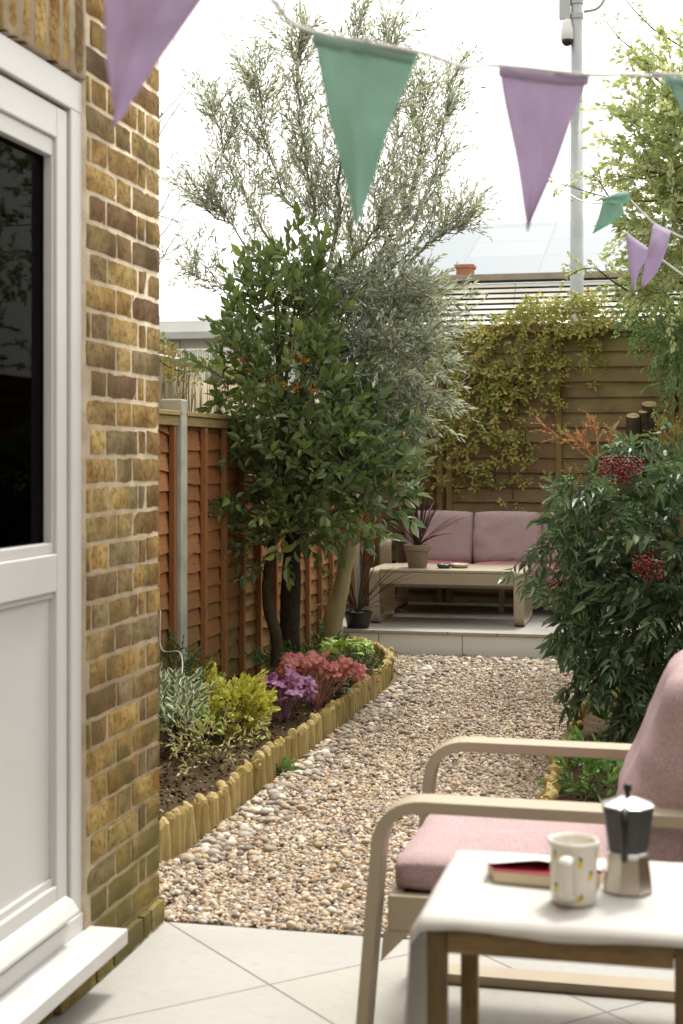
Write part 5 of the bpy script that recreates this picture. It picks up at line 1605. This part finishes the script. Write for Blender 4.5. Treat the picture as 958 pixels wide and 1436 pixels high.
# lemons and their leaves, thin glaze patches following the wall
def patch(th, z, a, b, rot, mi):
    n = 14; ring = [(0, 0)] + [(a * math.cos(2 * PI * k / n), b * math.sin(2 * PI * k / n)) for k in range(n)]
    vs = []
    for u, w in ring:
        uu = u * math.cos(rot) - w * math.sin(rot); ww = u * math.sin(rot) + w * math.cos(rot)
        zz = z + ww; rad = np.interp(zz, [0, .03, .06, .085], [.0345, .0355, .0365, .0375]); t2 = th + uu / rad
        rr = rad * mshape(t2, zz) + .0005
        vs.append((MX + rr * math.cos(t2), MY + rr * math.sin(t2), CZ2 + zz))
    mb.add(vs, tris=[(0, 1 + k, 1 + (k + 1) % n) for k in range(n)], rnd=.5, mi=mi)
for th, z, rot in ((-1.22, .068, 1.5), (-.72, .046, 1.2), (-1.25, .014, .4), (-1.95, .042, 2.0), (-2.4, .076, 1.0), (-2.35, .026, 1.2), (-.3, .08, .6), (.6, .05, 1), (1.6, .06, 2), (2.6, .04, 1)):
    patch(th, z, .0062, .0042, rot, 1); patch(th + .09 * math.cos(rot), z + .0075 * math.sin(rot), .0042, .0026, rot + .7, 2)
mb.build('cup', [M['ceramic'], M['lemon'], M['lemonleaf']], mug, True)
mb = MB()
ha = -1.72
pth = fillet([(.033, .078), (.060, .078), (.056, .018), (.033, .016)], [0, .016, .018, 0], 6)
pts = [(MX + r * math.cos(ha), MY + r * math.sin(ha), CZ2 + z) for r, z in pth]
c = A3(pts); tgx = np.array([-math.sin(ha), math.cos(ha), 0])
n = len(c); ring = []
for k in range(n):
    tg = c[min(k + 1, n - 1)] - c[max(k - 1, 0)]; tg /= np.linalg.norm(tg); nr = np.cross(tg, tgx)
    ring.append([c[k] + tgx * .0085 * math.cos(q) * 1.25 + nr * .0048 * math.sin(q) for q in np.linspace(0, 2 * PI, 12, endpoint=False)])
R_ = np.array(ring); R_ = np.concatenate([R_, R_[:, :1]], 1); mb.grid(R_, rnd=.5)
mb.build('handle', M['ceramic'], mug, True)

# ---- moka pot
PX, PY = -.072, 2.385
mk = thing('moka_pot', (PX, PY, CZ2), 'octagonal stovetop coffee maker with grey top and bare metal base on the white cloth', 'coffee maker')
ph = PI / 8 + .15
mb = MB(); mb.lathe([(.001, .001), (.038, 0), (.0405, .003), (.0335, .057), (.032, .06), (.001, .06)], (PX, PY, CZ2), 8, ph=ph); mb.build('base', M['alu'], mk, False, .001)
mb = MB(); mb.lathe([(.001, .0595), (.0325, .060), (.0325, .064), (.001, .064)], (PX, PY, CZ2), 32); mb.build('collar', M['alu_lid'], mk, True)
mb = MB(); mb.lathe([(.001, .0635), (.0315, .064), (.0335, .075), (.0425, .135), (.041, .135), (.001, .133)], (PX, PY, CZ2), 8, ph=ph)
mb.add([(PX + .020, PY + .034, CZ2 + .134), (PX + .006, PY + .040, CZ2 + .134), (PX + .017, PY + .052, CZ2 + .136), (PX + .012, PY + .036, CZ2 + .10)], tris=[(0, 1, 2), (0, 2, 3), (2, 1, 3)])
mb.build('jug', M['alu_dk'], mk, False, .001)
mb = MB(); mb.lathe([(.001, .1345), (.0435, .1352), (.0435, .1375), (.012, .149), (.001, .150)], (PX, PY, CZ2), 8, ph=ph); mb.build('lid', M['alu_lid'], mk, False, .0008)
mb = MB(); mb.lathe([(.001, .1495), (.0045, .150), (.004, .156), (.0068, .160), (.0068, .167), (.004, .170), (.001, .1705)], (PX, PY, CZ2), 16); mb.build('knob', M['blackplastic'], mk, True)
ha = -1.62
def hp(r, z): return (PX + r * math.cos(ha), PY + r * math.sin(ha), CZ2 + z)
mb = MB(); mb.tube(bez([hp(.040, .136), hp(.056, .137), hp(.068, .125), hp(.066, .09), hp(.058, .062)], 16), [.0058] * 4 + [.0062] * 9 + [.0055] * (len(bez([hp(.040, .136), hp(.056, .137), hp(.068, .125), hp(.066, .09), hp(.058, .062)], 16)) - 13), 8); mb.build('handle', M['blackplastic'], mk, True)
mb = MB(); mb.box((PX + .046 * math.cos(ha) - .006, PY + .046 * math.sin(ha) - .008, CZ2 + .1365), (PX + .046 * math.cos(ha) + .006, PY + .046 * math.sin(ha) + .008, CZ2 + .1445)); mb.build('hinge', M['alu_lid'], mk, False, .001)

# =================================================================== BUNTING
def flag_mesh(A, B, tip, seed, amp=.012, n=26, bulge=0.0, hem=0.006):
    A, B, tip = [np.array(q, float) for q in (A, B, tip)]
    nr = np.cross(B - A, tip - A); nr /= np.linalg.norm(nr)
    P = np.zeros((n, n, 3))
    for i, u in enumerate(np.linspace(0, 1, n)):
        for j, v in enumerate(np.linspace(0, .992, n)):
            top = A * (1 - u) + B * u
            q = top * (1 - v) + tip * v
            s = math.sin(u * 5 + seed) * .5 + mnoise.noise(Vector((u * 2.2 + seed, v * 1.6, seed))) * 1.2
            q = q + nr * (amp * s * (.35 + .65 * math.sin(min(1, v * 1.3) * PI / 2)) * (1 - v * .3)) + nr * bulge * math.sin(v * PI)
            q = q + (B - A) * (.035 * math.sin(v * 5.5 + seed) * v * (1 - v) * 2) + np.array([0, 0, -.004 * math.sin(u * PI) * (1 - v)])
            q = q + nr * .0035 * mnoise.noise(Vector((u * 9 + seed, v * 5, 4.0))) * (1 - v)
            P[i, j] = q
    mb = MB(); mb.grid(P, rnd=.5)
    return mb


def a_amp(u, seed):
    return .012 * .35 * (math.sin(u * 5 + seed) * .5 + mnoise.noise(Vector((u * 2.2 + seed, 0, seed))) * 1.2)


def add_flag(parent, mat, *a, **k):
    o = flag_mesh(*a, **k).build('flag', mat, parent, True)
    s = o.modifiers.new('s', 'SOLIDIFY'); s.thickness = .0012
    A, B, tip = [np.array(q, float) for q in a[:3]]
    dn = (tip - (A + B) / 2); dn /= np.linalg.norm(dn); nr = np.cross(B - A, dn); nr /= np.linalg.norm(nr)
    G = []
    for u in np.linspace(0, 1, 22):
        c = A + (B - A) * u + np.array([0, 0, -.004 * math.sin(u * PI)]); w = .0015 * mnoise.noise(Vector((u * 12, a[3], 0)))
        off = nr * a_amp(u, a[3])
        G.append([c + dn * (.017 + w) * (.5 - .5 * math.cos(k / 8 * 2 * PI)) * (1 if k <= 8 else 1) + nr * .0042 * math.sin(k / 8 * 2 * PI) + off for k in range(9)])
    mb = MB(); mb.grid(np.array(G), rnd=.5); mb.build('hem', mat, o, True)
    return o


fb = thing('bunting', onY(640, 95, 2.2), 'near string of large purple and green triangular cotton flags hanging across the top', 'bunting', 'bunting strings')
Y1, Y2, Y3, Y4 = 1.70, 2.02, 2.36, 2.66
f = [(onY(139, -62, Y1 + .02), onY(326, -66, Y1), onY(157, 178, Y1), 'flag_purple', 1.2), (onY(438, 44, Y2), onY(586, 73, Y2 + .03), onY(499, 320, Y2), 'flag_green', 2.7), (onY(700, 92, Y3), onY(827, 105, Y3 + .02), onY(740, 325, Y3), 'flag_purple', 4.4), (onY(932, 108, Y4), onY(1052, 112, Y4 + .03), onY(988, 235, Y4), 'flag_green', 5.2)]
for A_, B_, t_, m_, s_ in f:
    add_flag(fb, M[m_], A_, B_, t_, s_)
mb = MB()
cp = [Vector((-1.445, 1.25, 2.40)), f[0][0], f[0][1], onY(392, 14, 1.9), f[1][0], f[1][1], onY(650, 93, 2.2), f[2][0], f[2][1], onY(880, 104, 2.5), f[3][0], f[3][1], Vector((1.72, 3.9, 2.1))]
mb.tube(bez(cp, 60), .0032, 6)
mb.build('cord', M['cord'], fb, True)
for px, py, Y in ((396, 16, 1.9), (515, 55, 2.02), (650, 96, 2.2)):
    mb = MB(); v_, f_ = icosphere(1); mb.add(v_ * np.array([.005, .004, .006]) + np.array(onY(px, py, Y)), tris=f_); mb.build('knot', M['cord'], fb, True)

rb = thing('bunting', onY(905, 310, 4.7), 'far string with three small wind twisted flags, green and purple, beside the bright tree', 'bunting', 'bunting strings')
Yb = 4.7


def flagpoly(rows, mat):
    """cloth strip given by rows of (px,py,Y): left & right edges, lofted and smoothed"""
    n = 12; G = []
    Ls = bez([onY(*a) for a, b in rows], 12); Rs = bez([onY(*b) for a, b in rows], 12)
    for a, b in zip(Ls, Rs):
        G.append([a + (b - a) * u + np.array([0, -.02 * math.sin(u * PI), 0]) for u in np.linspace(0, 1, n)])
    mb = MB(); mb.grid(np.array(G), rnd=.5); o = mb.build('flag', mat, rb, True); s = o.modifiers.new('s', 'SOLIDIFY'); s.thickness = .0012


flagpoly([((844, 279, Yb + .04), (845, 283, Yb + .04)), ((862, 272, Yb), (868, 285, Yb)), ((880, 268, Yb), (886, 282, Yb))], M['flag_green'])
flagpoly([((845, 283, Yb + .05), (873, 283, Yb + .02)), ((839, 305, Yb + .05), (872, 303, Yb)), ((831, 328, Yb + .08), (833, 327, Yb + .08))], M['flag_green'])
flagpoly([((877, 327, Yb + .1), (918, 356, Yb + .14)), ((881, 360, Yb + .08), (902, 372, Yb + .12)), ((884, 385, Yb + .08), (893, 393, Yb + .1)), ((890, 412, Yb + .1), (891, 412, Yb + .1))], M['flag_purple'])
flagpoly([((916, 313, Yb - .02), (942, 326, Yb - .02)), ((910, 345, Yb - .08), (934, 352, Yb - .05)), ((904, 372, Yb - .06), (921, 382, Yb - .02)), ((899, 405, Yb), (901, 405, Yb))], M['flag_purple'])
def slack(pts, sag=.03):
    out_ = []
    for a, b in zip(pts[:-1], pts[1:]):
        for t in np.linspace(0, 1, 10, endpoint=False):
            out_.append(np.array(a) * (1 - t) + np.array(b) * t + np.array([0, 0, -sag * (Vector(b) - Vector(a)).length * 4 * t * (1 - t)]))
    return np.array(out_ + [np.array(pts[-1])])


mb = MB(); mb.tube(slack([onY(784, 256, 9.88), onY(882, 278, Yb), onY(915, 312, Yb - .02), onY(942, 326, Yb - .02), onY(960, 334, Yb - .03), Vector((1.72, 4.45, 2.05))], .012), .0036, 6)
mb.tube(slack([onY(877, 326, Yb + .1), onY(918, 356, Yb + .13), onY(958, 386, Yb + .14), Vector((1.72, 4.5, 1.98))], .012), .0034, 6)
mb.build('cord', M['cord'], rb, True)

# =================================================================== BEYOND THE GARDEN
pb = onY(809, 640, 17.3); pb.z = -.05
pole = thing('camera_pole', pb, 'tall grey galvanised street pole carrying a security camera', 'pole')
mb = MB(); z1 = 8.4
mb.tube([(pb.x, pb.y, -.05), (pb.x, pb.y, 3), (pb.x, pb.y, 5.45)], [.078, .078, .077], 20); mb.tube([(pb.x, pb.y, 5.45), (pb.x, pb.y, 5.47), (pb.x, pb.y, z1)], [.077, .068, .066], 20); mb.build('mast', M['galv'], pole, True)
mb = MB()
for zz in (6.62, 6.45):
    mb.lathe([(.067, -.03), (.077, -.03), (.077, .03), (.067, .03)], (pb.x, pb.y, zz), 18)
mb.box((pb.x - .20, pb.y - .06, 6.42), (pb.x - .07, pb.y - .0, 6.66)); mb.build('bracket', M['galv'], pole)
cz = onY(796, 50, 17.3)
mb = MB(); mb.lathe([(.018, .30), (.048, .29), (.057, .23), (.074, .17), (.074, .06), (.066, .05)][::-1], (cz.x, pb.y - .05, cz.z - .12), 16); cam_ = mb.build('security_camera', M['camwhite'], pole, True)
mb = MB(); mb.lathe([(.001, -.02), (.04, -.005), (.065, .03), (.07, .055)], (cz.x, pb.y - .05, cz.z - .12), 16); mb.build('lens_dome', M['blackplastic'], cam_, True)
mb = MB(); mb.tube(bez([(pb.x + .08, pb.y, 6.5), (pb.x + .25, pb.y, 6.54), (pb.x + .33, pb.y, 6.72), (pb.x + .32, pb.y, 7.2)], 14), .018, 8); mb.build('cable', M['galv'], pole, True)

# shed with ribbed sheeting
sh = thing('ribbed_shed', (-1, 18.5, 0), 'long low building clad in pale horizontal ribbed sheeting behind the rear fence', 'building')
mb = MB()
for k in range(49):
    z = k * .0735
    for x0, x1, r in ((-3.7, -1.99, .4), (-1.984, 5.0, .6)):
        if z < 2.3: continue
        y = 18 + (k - 32) * .06
        vs = [(x0, y, z), (x1, y, z), (x1, y + .052, z + .044), (x0, y + .052, z + .044), (x0, y + .008, z - .007), (x1, y + .008, z - .007), (x1, y + .06, z + .036), (x0, y + .06, z + .036)]
        mb.add(vs, quads=[(0, 1, 2, 3), (4, 7, 6, 5), (0, 4, 5, 1), (2, 6, 7, 3), (1, 5, 6, 2), (0, 3, 7, 4)], rnd=r)
mb.build('wall', M['sheet'], sh)
mb = MB(); mb.add([(-3.69, 18.06, 2.3), (4.99, 18.06, 2.3), (4.99, 19.06, 3.53), (-3.69, 19.06, 3.53), (-3.69, 18.2, 2.3), (4.99, 18.2, 2.3), (4.99, 19.2, 3.53), (-3.69, 19.2, 3.53)], quads=[(0, 1, 2, 3), (7, 6, 5, 4), (0, 4, 5, 1), (1, 5, 6, 2), (2, 6, 7, 3), (3, 7, 4, 0)]); mb.build('backing', M['dark_gap'], sh)  # black sheet puts the shade between the ribs into colour

mb = MB(); mb.box((-3.7, 18.98, 3.62), (5, 19.3, 3.70)); mb.build('capping', M['capping'], sh)
mb = MB(); mb.box((-3.69, 18.07, -.05), (5, 24, 2.29)); mb.box((-3.68, 19.22, 2.29), (4.99, 24, 3.6)); mb.build('body', M['render_wall'], sh)
hs = thing('panel_roof_building', (-1, 32, 0), 'distant building with a pale blue roof of large panels above the ribbed shed', 'building')
mb = MB()
a, b = onY(590, 392, 28), onY(640, 322, 34)
v = [(-6.2, 28, 4.6), (4.0, 28, 4.6), (4.0, 34, 6.72), (-5.4, 34, 6.72)]
mb.add(v + [(x, y, z - .12) for x, y, z in v], quads=[(0, 1, 2, 3), (7, 6, 5, 4), (0, 4, 5, 1), (1, 5, 6, 2), (2, 6, 7, 3), (3, 7, 4, 0)]); mb.build('roof', M['solar'], hs)
mb = MB(); mb.box((-6, 28.2, -.05), (3.9, 34, 4.6)); mb.build('wall', M['render_wall'], hs)
c = onY(652, 383, 24)
mb = MB(); mb.box((c.x - .13, 23.9, 3.5), (c.x + .13, 24.2, c.z + .08), rnd=.3); mb.box((c.x - .16, 23.87, c.z + .08), (c.x + .16, 24.23, c.z + .13), rnd=.8)
o = mb.build('chimney', M['chimney'], sh)
# pale building at the left
lb = thing('pale_building', (-9.5, 26, 0), 'pale grey flat building with white eaves beyond the heather screen', 'building')
mb = MB(); mb.box((-13, 25.3, -.05), (-7.0, 31, 3.55)); mb.build('wall', M['render_wall'], lb)
mb = MB(); mb.box((-13.3, 25.0, 3.56), (-6.8, 31, 3.74)); mb.build('eaves', M['whitetrim'], lb)
mb = MB(); mb.box((-13.3, 24.93, 3.44), (-6.8, 24.995, 3.56)); mb.build('gutter', M['galv'], lb)
mb = MB(); v = [(-13.3, 25, 3.745), (-6.8, 25, 3.745), (-8.2, 28, 4.15), (-11.5, 28, 4.15), (-13.3, 31, 3.745), (-6.8, 31, 3.745)]
mb.add(v, quads=[(0, 1, 2, 3), (3, 2, 5, 4)], tris=[(0, 3, 4), (1, 5, 2)]); mb.build('roof', M['greyroof'], lb)
for px in (240, 251):
    q = onY(px, 480, 25.28); mb = MB(); mb.box((q.x - .02, 25.26, 2.4), (q.x + .02, 25.3, 3.44)); mb.build('cladding_joint', M['galv'], lb)
rl = thing('railing', onY(275, 505, 22), 'pale vertical bar railing in front of the grey building', 'railing'); rl.location.z = 0
a, b = onY(248, 492, 22), onY(330, 492, 22)
mb = MB()
for k in range(26):
    x = a.x + (b.x - a.x) * k / 25; mb.box((x - .006, 21.99, 0), (x + .006, 22.01, a.z))
mb.box((a.x, 21.985, a.z), (b.x, 22.015, a.z + .03)); mb.build('bars', M['camwhite'], rl)
q0, q1 = onY(222, 490, 23), onY(250, 505, 23)
mb = MB(); mb.box((q0.x - .6, 22.9, -.05), (q1.x, 23.1, q0.z)); o = mb.build('brick_wall', M['chimney'], None); tag(o, 'low orange brick wall far behind the heather screen', 'wall')

# =================================================================== LIGHT, SKY, CAMERA
w = bpy.data.worlds.new('World'); scene.world = w; w.use_nodes = True
nt = w.node_tree; nt.nodes.clear()
out = nt.nodes.new('ShaderNodeOutputWorld'); bg = nt.nodes.new('ShaderNodeBackground'); sky = nt.nodes.new('ShaderNodeTexSky')
sky.sky_type = 'NISHITA'; sky.sun_disc = False
EL_S, AZ = math.radians(60), math.radians(14)
sky.sun_elevation = EL_S; sky.sun_rotation = AZ
sky.air_density = 1.0; sky.dust_density = 6.0; sky.ozone_density = 1.0
hs_ = nt.nodes.new('ShaderNodeHueSaturation'); hs_.inputs['Saturation'].default_value = .22
mx_ = nt.nodes.new('ShaderNodeMix'); mx_.data_type = 'RGBA'; mx_.blend_type = 'MULTIPLY'; mx_.inputs[0].default_value = 1; mx_.inputs[7].default_value = (1.0, .985, .945, 1)
nt.links.new(sky.outputs[0], hs_.inputs['Color']); nt.links.new(hs_.outputs[0], mx_.inputs[6]); ov = nt.nodes.new('ShaderNodeMix'); ov.data_type = 'RGBA'; ov.inputs[0].default_value = .55; ov.inputs[7].default_value = (5.05, 4.86, 4.45, 1)   # even cloud layer over the clear sky
nt.links.new(mx_.outputs[2], ov.inputs[6]); nt.links.new(ov.outputs[2], bg.inputs['Color'])
bg.inputs['Strength'].default_value = .15
nt.links.new(bg.outputs[0], out.inputs['Surface'])
sd = bpy.data.lights.new('sun', 'SUN'); sd.energy = 1.2; sd.angle = math.radians(10); sd.color = (1, .96, .89)
so = bpy.data.objects.new('sun', sd); COL.objects.link(so)
tr_ = -Vector((math.cos(EL_S) * math.sin(AZ), math.cos(EL_S) * math.cos(AZ), math.sin(EL_S)))
so.rotation_euler = tr_.to_track_quat('-Z', 'Y').to_euler(); so.location = (2, 5, 12)

cd = bpy.data.cameras.new('camera'); co_ = bpy.data.objects.new('camera', cd); COL.objects.link(co_)
co_.location = (0, 0, CAMZ); co_.rotation_euler = (PI / 2, 0, YAW)
cd.sensor_width = 36; cd.lens = 36 * FPX / 1436; cd.shift_y = -(718 - HYP) / 1436; cd.clip_end = 800; cd.clip_start = .05
cd.dof.use_dof = True; cd.dof.focus_distance = 8.8; cd.dof.aperture_fstop = 5.6
scene.camera = co_
vs_ = scene.view_settings
vs_.view_transform = 'Standard'; vs_.look = 'None'; vs_.gamma = 1; vs_.exposure = 1.47; vs_.use_curve_mapping = False
scene.cycles.use_denoising = True
scene.cycles.max_bounces = 8; scene.cycles.transparent_max_bounces = 12
scene.cycles.sample_clamp_indirect = 6
